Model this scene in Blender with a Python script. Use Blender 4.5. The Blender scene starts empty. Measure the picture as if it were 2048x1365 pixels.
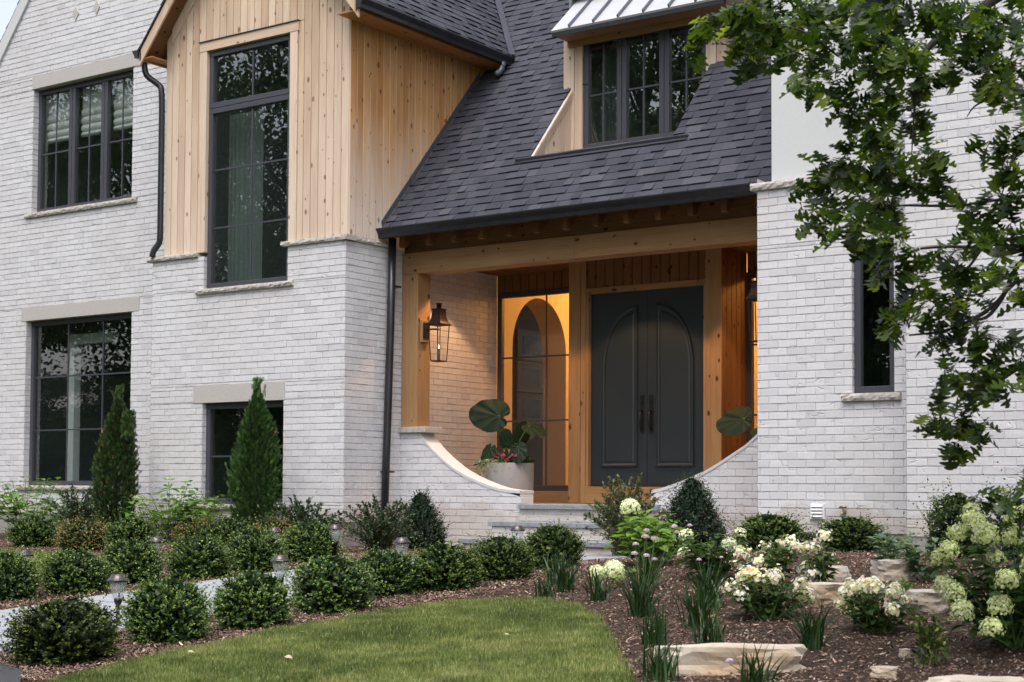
import bpy, math, random
import numpy as np
from mathutils import Matrix, Vector

# ------------------------------------------------------------------ camera, sky, sun, exposure
sc = bpy.context.scene
COL = sc.collection
cd = bpy.data.cameras.new("camera")
cam = bpy.data.objects.new("camera", cd)
COL.objects.link(cam)
sc.camera = cam
YAW, PITCH, ROLL = math.radians(35.284), math.radians(2.3665), math.radians(0.288)
_f = Vector((-math.sin(YAW) * math.cos(PITCH), math.cos(YAW) * math.cos(PITCH), math.sin(PITCH)))
_r = Vector((math.cos(YAW), math.sin(YAW), 0))
_u = _r.cross(_f)
_r2 = _r * math.cos(ROLL) + _u * math.sin(ROLL)
_u2 = -_r * math.sin(ROLL) + _u * math.cos(ROLL)
cam.matrix_world = Matrix(((_r2.x, _u2.x, -_f.x, 0), (_r2.y, _u2.y, -_f.y, 0), (_r2.z, _u2.z, -_f.z, 0), (0, 0, 0, 1)))
cd.sensor_width = 36
cd.lens = 3076.78 / 2048 * 36
cd.shift_y = 167.5 / 2048
cd.clip_start = 0.1
cd.clip_end = 2000
cd.dof.use_dof = True
cd.dof.focus_distance = 15.5
cd.dof.aperture_fstop = 6.3

SUN_EL, SUN_AZ = math.radians(64), math.radians(20)      # the sun stands over the street, a little towards +X
w = bpy.data.worlds.new("World")
sc.world = w
w.use_nodes = True
nt = w.node_tree
sky = nt.nodes.new("ShaderNodeTexSky")
sky.sky_type = 'NISHITA'
sky.sun_disc = False
sky.sun_elevation = SUN_EL
sky.sun_rotation = math.radians(180) - SUN_AZ
sky.air_density = 1.0
sky.dust_density = 4.0
sky.ozone_density = 1.0
hs = nt.nodes.new("ShaderNodeHueSaturation")
hs.inputs["Saturation"].default_value = 0.44
hs.inputs["Value"].default_value = 1.0
bg = nt.nodes["Background"]
bg.inputs[1].default_value = 0.15
nt.links.new(sky.outputs[0], hs.inputs["Color"])
nt.links.new(hs.outputs[0], bg.inputs[0])

sl = bpy.data.lights.new("sun", 'SUN')
sl.energy = 0.55
sl.angle = math.radians(35)
sl.color = (1.0, 0.955, 0.91)
so = bpy.data.objects.new("sun", sl)
COL.objects.link(so)
so.rotation_euler = (math.radians(90) - SUN_EL, 0, SUN_AZ)
so.location = (-8, 0, 30)

vs = sc.view_settings
vs.view_transform = 'Standard'
vs.look = 'None'
vs.gamma = 1
vs.exposure = 1.04
sc.cycles.use_denoising = True
sc.cycles.max_bounces = 8
sc.cycles.transparent_max_bounces = 12
sc.cycles.caustics_reflective = False
sc.cycles.caustics_refractive = False
sc.cycles.sample_clamp_indirect = 6

R = random.Random(11)
NP = np.random.default_rng(5)

# ------------------------------------------------------------------ object helpers
def thing(name, label, cat, loc=(0, 0, 0), group=None, kind=None):
    o = bpy.data.objects.new(name, None)
    o.empty_display_size = 0.2
    COL.objects.link(o)
    o.location = loc
    tag(o, label, cat, group, kind)
    return o

def tag(o, label=None, cat=None, group=None, kind=None):
    if label: o["label"] = label
    if cat: o["category"] = cat
    if group: o["group"] = group
    if kind: o["kind"] = kind
    return o

def link(name, me, mats, parent=None, smooth=False):
    o = bpy.data.objects.new(name, me)
    COL.objects.link(o)
    if parent: o.parent = parent
    for m in (mats if isinstance(mats, (list, tuple)) else [mats]):
        me.materials.append(m)
    if smooth:
        me.polygons.foreach_set("use_smooth", np.ones(len(me.polygons), dtype=bool))
    return o

def np_mesh(name, V, T, rnd, mi=None):
    """triangle mesh from arrays with a per-face value 'rnd'"""
    me = bpy.data.meshes.new(name)
    V = np.asarray(V, np.float32); T = np.asarray(T, np.int32)
    me.vertices.add(len(V)); me.vertices.foreach_set("co", V.ravel())
    n = len(T)
    me.loops.add(n * 3); me.loops.foreach_set("vertex_index", T.ravel())
    me.polygons.add(n)
    me.polygons.foreach_set("loop_start", np.arange(n, dtype=np.int32) * 3)
    if mi is not None: me.polygons.foreach_set("material_index", np.asarray(mi, np.int32))
    a = me.attributes.new("rnd", 'FLOAT', 'FACE')
    a.data.foreach_set("value", np.asarray(rnd, np.float32))
    me.update(calc_edges=True)
    return me

class MB:
    def __init__(s):
        s.V = []; s.F = []; s.UV = []; s.R = []; s.M = []
    def face(s, pts, uvs=None, rnd=0.5, m=0):
        k = len(s.V)
        s.V.extend(pts)
        s.F.append(list(range(k, k + len(pts))))
        s.UV.extend(uvs if uvs else [(p[0] + p[1], p[2]) for p in pts])
        s.R.append(rnd); s.M.append(m)
    def piece(s, fr, q, h=0.0, bev=0.003, back=-0.008, rnd=None, uvo=None, h2=None, m=0):
        """raised piece with sloping edges on a surface frame fr(u,v,h); q = 4 (u,v) corners, counter-clockwise"""
        if rnd is None: rnd = R.random()
        if uvo is None: uvo = (R.random() * 40, R.random() * 40)
        cu = sum(p[0] for p in q) / 4; cv = sum(p[1] for p in q) / 4
        if h2 is None: h2 = h
        hh = (h, h, h2, h2)
        inn = []
        for (u, v) in q:
            iu = u + (bev if u < cu else -bev); iv = v + (bev if v < cv else -bev)
            inn.append((iu, iv))
        P = [fr(a[0], a[1], hh[i]) for i, a in enumerate(inn)]
        B = [fr(a[0], a[1], back) for a in q]
        U = [(a[0] + uvo[0], a[1] + uvo[1]) for a in inn]
        UB = [(a[0] + uvo[0], a[1] + uvo[1]) for a in q]
        s.face(P, U, rnd, m)
        for i in range(4):
            j = (i + 1) % 4
            s.face([B[i], B[j], P[j], P[i]], [UB[i], UB[j], U[j], U[i]], rnd, m)
    def box(s, x0, x1, y0, y1, z0, z1, rnd=None, grain='z', m=0):
        if rnd is None: rnd = R.random()
        o = (R.random() * 40, R.random() * 40)
        c = [(x, y, z) for x in (x0, x1) for y in (y0, y1) for z in (z0, z1)]
        fs = [(0, 1, 3, 2), (4, 6, 7, 5), (0, 4, 5, 1), (2, 3, 7, 6), (0, 2, 6, 4), (1, 5, 7, 3)]
        ax = ('x', 'x', 'y', 'y', 'z', 'z')
        for f, a in zip(fs, ax):
            pts = [c[i] for i in f]
            rest = [t for t in 'xyz' if t != a]
            g = grain if grain != a else rest[1]
            ot = [t for t in rest if t != g][0]
            I = {'x': 0, 'y': 1, 'z': 2}
            s.face(pts, [(p[I[ot]] + o[0], p[I[g]] + o[1]) for p in pts], rnd, m)
    def prism(s, poly, ax, a0, a1, rnd=None, m=0, uvv=None):
        """poly = list of 2-D points, extruded along axis ax"""
        if rnd is None: rnd = R.random()
        def p3(p, a):
            if ax == 'x': return (a, p[0], p[1])
            if ax == 'y': return (p[0], a, p[1])
            return (p[0], p[1], a)
        n = len(poly)
        area = sum(poly[i][0] * poly[(i + 1) % n][1] - poly[(i + 1) % n][0] * poly[i][1] for i in range(n))
        if (area > 0) == (ax == 'y'): poly = poly[::-1]
        A = [p3(p, a0) for p in poly]; B = [p3(p, a1) for p in poly]
        # for ax x/z: ccw poly faces +axis
        s.face(A[::-1], [(p[0], p[1]) for p in poly[::-1]], rnd, m)
        s.face(B, [(p[0], p[1]) for p in poly], rnd, m)
        L = 0
        for i in range(n):
            j = (i + 1) % n
            d = math.dist(poly[i], poly[j])
            s.face([A[i], A[j], B[j], B[i]], [(L, a0), (L + d, a0), (L + d, a1), (L, a1)], rnd, m)
            L += d
    def tube(s, pts, rad, seg=8, rnd=0.5, m=0, cap=True, flat=None):
        pts = [Vector(p) for p in pts]
        n = len(pts)
        if not hasattr(rad, '__len__'): rad = [rad] * n
        rings = []
        up = Vector((0.13, 0.21, 1)).normalized()
        for i, p in enumerate(pts):
            t = (pts[min(i + 1, n - 1)] - pts[max(i - 1, 0)]).normalized()
            a = t.cross(up)
            if a.length < 0.05: a = t.cross(Vector((1, 0, 0)))
            a.normalize(); b = t.cross(a)
            k = len(s.V)
            for j in range(seg):
                q = 2 * math.pi * j / seg
                s.V.append(tuple(p + a * math.cos(q) * rad[i] + b * math.sin(q) * rad[i]))
            rings.append(k)
        for i in range(n - 1):
            for j in range(seg):
                j2 = (j + 1) % seg
                s.F.append([rings[i] + j, rings[i + 1] + j, rings[i + 1] + j2, rings[i] + j2])
                s.UV.extend([(j / seg, i * .3), (j / seg, i * .3 + .3), ((j + 1) / seg, i * .3 + .3), ((j + 1) / seg, i * .3)])
                s.R.append(rnd); s.M.append(m)
        if cap:
            for k, rev in ((rings[0], False), (rings[-1], True)):
                f = [k + j for j in range(seg)]
                if rev: f = f[::-1]
                s.F.append(f); s.UV.extend([(0, 0)] * seg); s.R.append(rnd); s.M.append(m)
    def lathe(s, prof, c=(0, 0, 0), seg=24, rnd=0.5, m=0, flute=0, sq=False):
        rings = []
        for (r, z) in prof:
            k = len(s.V)
            for j in range(seg):
                q = 2 * math.pi * (j + (0.5 if sq else 0)) / seg
                rr = r * (1 + flute * math.cos(q * seg / 2)) if flute else r
                s.V.append((c[0] + rr * math.cos(q), c[1] + rr * math.sin(q), c[2] + z))
            rings.append(k)
        for i in range(len(prof) - 1):
            for j in range(seg):
                j2 = (j + 1) % seg
                s.F.append([rings[i] + j, rings[i] + j2, rings[i + 1] + j2, rings[i + 1] + j])
                s.UV.extend([(j / seg, prof[i][1]), ((j + 1) / seg, prof[i][1]), ((j + 1) / seg, prof[i + 1][1]), (j / seg, prof[i + 1][1])])
                s.R.append(rnd); s.M.append(m)
        for k, rev in ((rings[0], True), (rings[-1], False)):
            f = [k + j for j in range(seg)]
            if rev: f = f[::-1]
            s.F.append(f); s.UV.extend([(0, 0)] * seg); s.R.append(rnd); s.M.append(m)
    def build(s, name, mats, parent=None, smooth=False, bevel=0, seg=2):
        me = bpy.data.meshes.new(name)
        me.from_pydata([tuple(v) for v in s.V], [], s.F)
        uv = me.uv_layers.new(name="UVMap")
        uv.data.foreach_set("uv", np.array(s.UV, np.float32).ravel())
        a = me.attributes.new("rnd", 'FLOAT', 'FACE')
        a.data.foreach_set("value", np.array(s.R, np.float32))
        me.polygons.foreach_set("material_index", np.array(s.M, np.int32))
        o = link(name, me, mats, parent, smooth)
        if bevel:
            import bmesh
            bm = bmesh.new(); bm.from_mesh(me)
            bmesh.ops.remove_doubles(bm, verts=bm.verts, dist=1e-5)
            bm.to_mesh(me); bm.free()
            b = o.modifiers.new("bevel", 'BEVEL'); b.width = bevel; b.segments = seg; b.limit_method = 'ANGLE'; b.angle_limit = math.radians(40)
        return o

def copy_tree(o, loc=None, rotz=None, label=None, scale=None):
    c = o.copy(); COL.objects.link(c)
    if loc is not None: c.location = loc
    if rotz is not None: c.rotation_euler = (0, 0, rotz)
    if scale is not None: c.scale = scale
    if label: c["label"] = label
    for ch in list(o.children):
        d = ch.copy(); COL.objects.link(d); d.parent = c
        for g in list(ch.children):
            e = g.copy(); COL.objects.link(e); e.parent = d
    return c

# ------------------------------------------------------------------ materials
def mat(name):
    m = bpy.data.materials.new(name); m.use_nodes = True
    return m, m.node_tree, m.node_tree.nodes["Principled BSDF"]

def N(t, typ, **kw):
    n = t.nodes.new("ShaderNode" + typ)
    for k, v in kw.items():
        if k.startswith("i_"): n.inputs[k[2:].replace("_", " ")].default_value = v
        else: setattr(n, k, v)
    return n

def ramp(t, src, stops, interp='LINEAR'):
    n = t.nodes.new("ShaderNodeValToRGB")
    n.color_ramp.interpolation = interp
    e = n.color_ramp.elements
    while len(e) < len(stops): e.new(0.5)
    for i, (p, c) in enumerate(stops):
        e[i].position = p; e[i].color = (c[0], c[1], c[2], 1) if hasattr(c, '__len__') else (c, c, c, 1)
    t.links.new(src, n.inputs[0])
    return n.outputs[0]

def mixc(t, f, a, b, mode='MIX'):
    n = t.nodes.new("ShaderNodeMix"); n.data_type = 'RGBA'; n.blend_type = mode
    for s, v in ((n.inputs[0], f), (n.inputs[6], a), (n.inputs[7], b)):
        if hasattr(v, 'is_output'): t.links.new(v, s)
        elif hasattr(v, '__len__'): s.default_value = (v[0], v[1], v[2], 1)
        else: s.default_value = v
    return n.outputs[2]

def mth(t, op, a, b=0.0, c=0.0):
    n = t.nodes.new("ShaderNodeMath"); n.operation = op
    for s, v in zip(n.inputs, (a, b, c)):
        if hasattr(v, 'is_output'): t.links.new(v, s)
        else: s.default_value = v
    return n.outputs[0]

def mapped(t, src, scale):
    n = t.nodes.new("ShaderNodeMapping"); n.inputs["Scale"].default_value = scale
    t.links.new(src, n.inputs[0]); return n.outputs[0]

def noise(t, vec, scale, detail=4, rough=.55, out=0):
    n = N(t, "TexNoise"); n.inputs["Scale"].default_value = scale; n.inputs["Detail"].default_value = detail; n.inputs["Roughness"].default_value = rough
    if vec is not None: t.links.new(vec, n.inputs["Vector"])
    return n.outputs[out]

def bump(t, b, h, strength=.5, dist=.01, prev=None):
    n = N(t, "Bump"); n.inputs["Strength"].default_value = strength; n.inputs["Distance"].default_value = dist
    t.links.new(h, n.inputs["Height"])
    if prev: t.links.new(prev, n.inputs["Normal"])
    if b is not None: t.links.new(n.outputs[0], b.inputs["Normal"])
    return n.outputs[0]

def attr(t, name="rnd"):
    n = N(t, "Attribute"); n.attribute_name = name; return n.outputs["Fac"]

def plain(name, col, rough=.5, metal=0.0, var=.12, vs_=30, bmp=0.0, spec=.5):
    m, t, b = mat(name)
    tc = N(t, "TexCoord").outputs["Object"]
    nz = noise(t, mapped(t, tc, (vs_,) * 3), 1.0)
    lo = tuple(c * (1 - var) for c in col); hi = tuple(min(1, c * (1 + var)) for c in col)
    t.links.new(ramp(t, nz, [(.3, lo), (.7, hi)]), b.inputs["Base Color"])
    b.inputs["Roughness"].default_value = rough; b.inputs["Metallic"].default_value = metal
    b.inputs["Specular IOR Level"].default_value = spec
    if bmp: bump(t, b, nz, bmp, .004)
    return m

def brick_mat(name, lo, hi, dark, warm=(.55, .49, .47)):
    m, t, b = mat(name)
    tc = N(t, "TexCoord"); ob = tc.outputs["Object"]; uv = tc.outputs["UV"]
    a = attr(t)
    c = ramp(t, a, [(0, lo), (.45, hi), (.80, hi), (.86, dark), (1, lo)])
    st = noise(t, mapped(t, uv, (45, 7, 1)), 1.0, 5, .65)
    c = mixc(t, ramp(t, st, [(.42, 0), (.72, .55)]), c, dark)
    big = noise(t, mapped(t, ob, (.55, .55, .55)), 1.0, 5, .6)
    c = mixc(t, ramp(t, big, [(.48, 0), (.68, .5)]), c, warm)
    sxz = N(t, "SeparateXYZ"); t.links.new(ob, sxz.inputs[0])
    spl = mth(t, 'ADD', sxz.outputs[2], mth(t, 'MULTIPLY', noise(t, mapped(t, ob, (3, 3, 3)), 1.0, 5), .55))
    c = mixc(t, ramp(t, spl, [(-.12, .6), (.08, 0)]), c, (.50, .43, .37))
    chip = noise(t, mapped(t, uv, (14, 30, 1)), 1.0, 6, .7)
    c = mixc(t, ramp(t, chip, [(.67, 0), (.74, .7)]), c, tuple(x * .66 for x in dark))
    t.links.new(c, b.inputs["Base Color"])
    b.inputs["Roughness"].default_value = .62
    b.inputs["Specular IOR Level"].default_value = .3
    wv = noise(t, mapped(t, uv, (9, 22, 1)), 1.0, 6, .62)
    cr = N(t, "TexVoronoi"); cr.feature = 'DISTANCE_TO_EDGE'; cr.inputs["Scale"].default_value = 1
    wob = N(t, "VectorMath"); wob.operation = 'ADD'
    sc_ = N(t, "VectorMath"); sc_.operation = 'SCALE'; sc_.inputs["Scale"].default_value = .8
    t.links.new(noise(t, mapped(t, uv, (12, 12, 1)), 1.0, 3, .5, 1), sc_.inputs[0])
    t.links.new(mapped(t, uv, (7, 12, 1)), wob.inputs[0]); t.links.new(sc_.outputs[0], wob.inputs[1])
    t.links.new(wob.outputs[0], cr.inputs["Vector"])
    msk = ramp(t, noise(t, mapped(t, uv, (5, 9, 1)), 1.0, 2), [(.56, 0), (.64, 1)])
    crk = mth(t, 'MULTIPLY', ramp(t, cr.outputs["Distance"], [(0, 1), (.06, 0)]), msk)
    n1 = bump(t, None, wv, .55, .006)
    h2 = mth(t, 'MULTIPLY', crk, -1.0)
    bump(t, b, h2, .9, .006, n1)
    return m

def mortar_mat():
    m, t, b = mat("painted_mortar")
    ob = N(t, "TexCoord").outputs["Object"]
    nz = noise(t, mapped(t, ob, (40, 40, 40)), 1.0, 5)
    t.links.new(ramp(t, nz, [(.3, (.49, .475, .48)), (.7, (.59, .575, .58))]), b.inputs["Base Color"])
    b.inputs["Roughness"].default_value = .9
    bump(t, b, nz, .5, .004)
    return m

def wood_mat(name, base, light, red, knot, bleach=None, ground=None, rough=.65, knots=.42):
    """cedar: v runs along the grain in metres"""
    m, t, b = mat(name)
    tc = N(t, "TexCoord"); uv = tc.outputs["UV"]; ob = tc.outputs["Object"]
    a = attr(t)
    warp = noise(t, mapped(t, uv, (6, .8, 1)), 1.0, 3, .5)
    g = N(t, "TexWave"); g.wave_type = 'BANDS'; g.bands_direction = 'X'
    g.inputs["Scale"].default_value = 16; g.inputs["Distortion"].default_value = 7; g.inputs["Detail"].default_value = 4; g.inputs["Detail Scale"].default_value = .6
    t.links.new(mapped(t, uv, (1, .045, 1)), g.inputs["Vector"])
    fine = noise(t, mapped(t, uv, (140, 4, 1)), 1.0, 4, .6)
    c = mixc(t, a, base, light)
    c = mixc(t, mth(t, 'MULTIPLY', g.outputs["Fac"], .5), c, red)
    c = mixc(t, ramp(t, fine, [(.42, 0), (.72, .55)]), c, tuple(x * .6 for x in base))
    stk = noise(t, mapped(t, uv, (34, .8, 1)), 1.0, 3, .55)
    c = mixc(t, ramp(t, stk, [(.44, 0), (.70, .5)]), c, tuple(x * .62 for x in base))
    c = mixc(t, ramp(t, warp, [(.35, .35), (.65, 0)]), c, light)
    vo = N(t, "TexVoronoi"); vo.inputs["Scale"].default_value = 5.0; vo.voronoi_dimensions = '2D'
    t.links.new(mapped(t, uv, (1.25, .72, 1)), vo.inputs["Vector"])
    on = ramp(t, N(t, "SeparateColor").outputs[0], [(0, 0), (1, 1)])
    sep = N(t, "SeparateColor"); t.links.new(vo.outputs["Color"], sep.inputs[0])
    on = mth(t, 'LESS_THAN', sep.outputs[0], knots)
    size = mth(t, 'MULTIPLY_ADD', mth(t, 'POWER', sep.outputs[1], 2.0), .13, .055)
    d = mth(t, 'DIVIDE', vo.outputs["Distance"], size)
    kf = mth(t, 'MULTIPLY', ramp(t, d, [(.45, 1), (1.0, 0)]), on)
    halo = mth(t, 'MULTIPLY', ramp(t, d, [(.6, .55), (2.6, 0)]), on)
    c = mixc(t, halo, c, red)
    c = mixc(t, kf, c, knot)
    if bleach:
        sx = N(t, "SeparateXYZ"); t.links.new(ob, sx.inputs[0])
        z0, z1 = bleach[1], bleach[2]
        wz = mth(t, 'MULTIPLY_ADD', noise(t, mapped(t, ob, (5, 5, .7)), 1.0, 4), 1.1, -.55)
        zz = mth(t, 'ADD', sx.outputs[2], wz)
        f = mth(t, 'DIVIDE', mth(t, 'SUBTRACT', zz, z0), z1 - z0)
        f = ramp(t, f, [(0, bleach[3]), (1, bleach[4])])
        kk = mth(t, 'SUBTRACT', 1.0, mth(t, 'MULTIPLY', kf, .75))
        c = mixc(t, mth(t, 'MULTIPLY', f, kk), c, bleach[0])
    t.links.new(c, b.inputs["Base Color"])
    b.inputs["Roughness"].default_value = rough
    b.inputs["Specular IOR Level"].default_value = .25
    bump(t, b, fine, .25, .002)
    return m

def shingle_mat():
    m, t, b = mat("asphalt_shingle")
    tc = N(t, "TexCoord"); uv = tc.outputs["UV"]; ob = tc.outputs["Object"]
    a = attr(t)
    c = ramp(t, a, [(0, (.021, .023, .035)), (.4, (.035, .037, .054)), (.65, (.047, .049, .066)), (.8, (.026, .028, .042)), (1, (.068, .065, .080))])
    gr = noise(t, mapped(t, uv, (420, 420, 1)), 1.0, 2, .7)
    c = mixc(t, 1.0, c, ramp(t, gr, [(.3, .55), (.7, 1.5)]), 'MULTIPLY')
    bigs = noise(t, mapped(t, ob, (1.2, 1.2, 1.2)), 1.0, 4)
    c = mixc(t, ramp(t, bigs, [(.4, 0), (.7, .3)]), c, (.078, .08, .098))
    t.links.new(c, b.inputs["Base Color"])
    b.inputs["Roughness"].default_value = .85
    bump(t, b, gr, .5, .003)
    return m

def leaf_mat(name, stops, rough=.42, trans=.25, tcol=None, spec=.4):
    m, t, b = mat(name)
    a = attr(t)
    ob = N(t, "TexCoord").outputs["Object"]
    c = ramp(t, a, stops)
    v = noise(t, mapped(t, ob, (7, 7, 7)), 1.0, 3)
    c = mixc(t, 1.0, c, ramp(t, v, [(.3, .75), (.7, 1.3)]), 'MULTIPLY')
    t.links.new(c, b.inputs["Base Color"])
    b.inputs["Roughness"].default_value = rough
    b.inputs["Specular IOR Level"].default_value = spec
    tr = N(t, "BsdfTranslucent")
    tc_ = mixc(t, 1.0, c, (1.5, 1.6, .7), 'MULTIPLY')
    t.links.new(tc_, tr.inputs[0])
    mx = N(t, "MixShader"); mx.inputs[0].default_value = trans
    t.links.new(b.outputs[0], mx.inputs[1]); t.links.new(tr.outputs[0], mx.inputs[2])
    t.links.new(mx.outputs[0], t.nodes["Material Output"].inputs[0])
    return m

def glass_mat(name, ior=2.8, tint=(.78, .84, .82), rough=0.0):
    m, t, b = mat(name)
    t.nodes.remove(b)
    lw = N(t, "LayerWeight")
    f0 = ((ior - 1) / (ior + 1)) ** 2
    frs = mth(t, 'MULTIPLY_ADD', mth(t, 'POWER', lw.outputs["Facing"], 5.0), 1 - f0, f0)
    tc = N(t, "TexCoord").outputs["Object"]
    nz = noise(t, mapped(t, tc, (1.3, 1.3, 1.3)), 1.0, 1)
    bp = bump(t, None, nz, .012, .05)
    gl = N(t, "BsdfGlossy"); gl.inputs["Roughness"].default_value = rough
    t.links.new(bp, gl.inputs["Normal"])
    tr = N(t, "BsdfTransparent"); tr.inputs[0].default_value = (*tint, 1)
    mx = N(t, "MixShader")
    t.links.new(frs, mx.inputs[0]); t.links.new(tr.outputs[0], mx.inputs[1]); t.links.new(gl.outputs[0], mx.inputs[2])
    t.links.new(mx.outputs[0], t.nodes["Material Output"].inputs[0])
    return m

def emit_mat(name, col, s):
    m, t, b = mat(name)
    b.inputs["Base Color"].default_value = (*col, 1)
    b.inputs["Emission Color"].default_value = (*col, 1)
    b.inputs["Emission Strength"].default_value = s
    return m

def stone_mat(name, c0, c1, scale=18, bmp=.7, rust=None):
    m, t, b = mat(name)
    ob = N(t, "TexCoord").outputs["Object"]
    n1 = noise(t, mapped(t, ob, (scale,) * 3), 1.0, 8, .65)
    n2 = noise(t, mapped(t, ob, (scale * .2,) * 3), 1.0, 4)
    c = ramp(t, n1, [(.3, c0), (.7, c1)])
    if rust: c = mixc(t, ramp(t, n2, [(.40, 0), (.60, .85)]), c, rust)
    t.links.new(c, b.inputs["Base Color"])
    b.inputs["Roughness"].default_value = .85
    bump(t, b, n1, bmp, .01)
    return m

M = {}
M['brick'] = brick_mat("painted_brick", (.635, .625, .645), (.685, .68, .70), (.585, .58, .615), (.59, .55, .545))
M['mortar'] = mortar_mat()
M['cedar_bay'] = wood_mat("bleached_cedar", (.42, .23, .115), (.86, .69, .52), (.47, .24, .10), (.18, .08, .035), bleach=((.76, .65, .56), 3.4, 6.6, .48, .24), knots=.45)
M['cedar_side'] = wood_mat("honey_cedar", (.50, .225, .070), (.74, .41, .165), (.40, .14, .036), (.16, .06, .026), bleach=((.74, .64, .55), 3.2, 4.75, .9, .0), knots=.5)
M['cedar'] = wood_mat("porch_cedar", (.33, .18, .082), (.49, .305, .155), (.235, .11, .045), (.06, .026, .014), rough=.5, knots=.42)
M['cedar_shaded'] = wood_mat("shaded_porch_cedar", (.15, .066, .027), (.27, .135, .055), (.10, .038, .015), (.03, .012, .007), rough=.5, knots=.6)  # darker copy of the cedar, shade under eave and porch put into the colour
M['shingle'] = shingle_mat()
M['frame'] = plain("charcoal_frame", (.060, .062, .075), .38, 0, .06, 60)
M['black'] = plain("black_metal", (.007, .007, .008), .4, 0, .2, 20, .05)
M['gutter'] = plain("dark_bronze_gutter", (.028, .028, .034), .3, .25, .2, 8)
M['glass'] = glass_mat("window_glass")
M['glass_entry'] = glass_mat("entry_glass", 1.75, (.93, .92, .90))
M['glass_clear'] = glass_mat("lantern_glass", 1.35, (.93, .93, .93))
M['door'] = plain("charcoal_door_paint", (.020, .029, .037), .42, 0, .06, 40, .04)
M['limestone'] = stone_mat("limestone", (.42, .39, .37), (.53, .50, .48), 40, .25)
M['sill'] = stone_mat("rough_stone_sill", (.34, .31, .285), (.58, .54, .50), 26, 1.0)
M['bluestone'] = stone_mat("bluestone", (.16, .19, .21), (.30, .335, .355), 22, .5)
M['paving'] = stone_mat("bluestone_paving", (.27, .285, .31), (.37, .39, .415), 9, .2)
M['concrete'] = stone_mat("concrete", (.24, .225, .215), (.35, .335, .32), 14, .4)
M['stucco'] = stone_mat("white_stucco", (.57, .585, .59), (.62, .63, .635), 90, .25)
M['plaster_white'] = stone_mat("white_coping", (.54, .54, .55), (.62, .62, .64), 30, .15)
M['metal_roof'] = plain("standing_seam_metal", (.56, .56, .59), .4, .25, .04, 6)
M['seam'] = plain("seam_metal", (.14, .15, .18), .35, .5, .1, 10)
M['copper'] = plain("aged_copper", (.036, .018, .014), .5, .6, .3, 25, .1)
M['planter'] = stone_mat("grey_planter", (.29, .275, .27), (.35, .335, .33), 60, .25)
M['boulder'] = stone_mat("limestone_boulder", (.44, .385, .32), (.66, .60, .52), 7, 1.0, (.38, .26, .15))
M['boulder_grey'] = stone_mat("grey_boulder", (.28, .255, .235), (.56, .52, .48), 9, 1.0, (.36, .29, .22))
M['soil'] = stone_mat("potting_soil", (.02, .015, .01), (.05, .04, .03), 60, 1)
M['asphalt'] = stone_mat("asphalt", (.03, .03, .035), (.075, .075, .08), 160, .8)
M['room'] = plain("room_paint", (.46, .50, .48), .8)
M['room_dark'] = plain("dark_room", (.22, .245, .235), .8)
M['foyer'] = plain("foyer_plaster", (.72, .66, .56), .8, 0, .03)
M['foyer_shade'] = plain("foyer_plaster_painted_shade", (.10, .08, .062), .8, 0, .03)  # foyer plaster darkened: the dim hall's shade is put into its colour
M['fabric'] = plain("linen_shade", (.74, .74, .70), .9, 0, .05, 60)
M['picture'] = plain("photo_print", (.07, .065, .06), .5, 0, .5, 14)
M['mat_board'] = plain("mat_board", (.24, .21, .175), .8, 0, .03)
M['oak_frame'] = plain("pale_frame_wood", (.22, .15, .09), .5)
M['bronze'] = plain("bronze_cap", (.095, .078, .085), .3, .6, .15, 25)
def lens_mat():
    m, t, b = mat("clear_ribbed_lens")
    b.inputs["Base Color"].default_value = (.80, .82, .82, 1); b.inputs["Roughness"].default_value = .25
    tr = N(t, "BsdfTransparent"); tr.inputs[0].default_value = (.9, .92, .92, 1)
    mx = N(t, "MixShader"); mx.inputs[0].default_value = .74
    t.links.new(b.outputs[0], mx.inputs[1]); t.links.new(tr.outputs[0], mx.inputs[2])
    t.links.new(mx.outputs[0], t.nodes["Material Output"].inputs[0])
    return m
M['plastic'] = lens_mat()
M['white_paint'] = plain("white_vent", (.72, .72, .73), .5, 0, .03)
M['brass'] = plain("weathered_brass", (.30, .24, .16), .4, .8, .3, 60)
M['bark'] = stone_mat("dark_bark", (.010, .008, .007), (.032, .026, .021), 30, 1.0)
M['stem'] = plain("plant_stem", (.09, .075, .035), .7, 0, .3, 40)
M['stem_green'] = plain("green_stem", (.10, .17, .04), .6, 0, .2, 40)
M['box'] = leaf_mat("boxwood_leaf", [(0, (.010, .022, .007)), (.34, (.046, .098, .022)), (.64, (.125, .205, .044)), (1, (.28, .36, .095))], .40, .15)
M['box_olive'] = leaf_mat("olive_boxwood_leaf", [(0, (.010, .018, .006)), (.4, (.036, .060, .014)), (.75, (.105, .140, .026)), (1, (.22, .24, .05))], .42, .15)
M['box_light'] = leaf_mat("bright_boxwood_leaf", [(0, (.010, .022, .007)), (.4, (.048, .090, .018)), (.75, (.12, .185, .034)), (1, (.24, .30, .07))], .42, .18)
M['box_tan'] = leaf_mat("browned_boxwood_leaf", [(0, (.022, .040, .012)), (.4, (.055, .090, .020)), (.6, (.10, .13, .03)), (.72, (.33, .22, .07)), (1, (.50, .31, .11))], .5, .2)
M['yew'] = leaf_mat("blue_green_leaf", [(0, (.012, .026, .014)), (.5, (.024, .052, .026)), (1, (.060, .105, .050))], .4, .12)
M['cotone'] = leaf_mat("dark_small_leaf", [(0, (.012, .026, .014)), (.5, (.034, .066, .032)), (1, (.10, .155, .080))], .38, .2)
M['silver'] = leaf_mat("silver_green_leaf", [(0, (.034, .050, .026)), (.5, (.085, .110, .058)), (1, (.19, .20, .10))], .45, .25)
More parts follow.
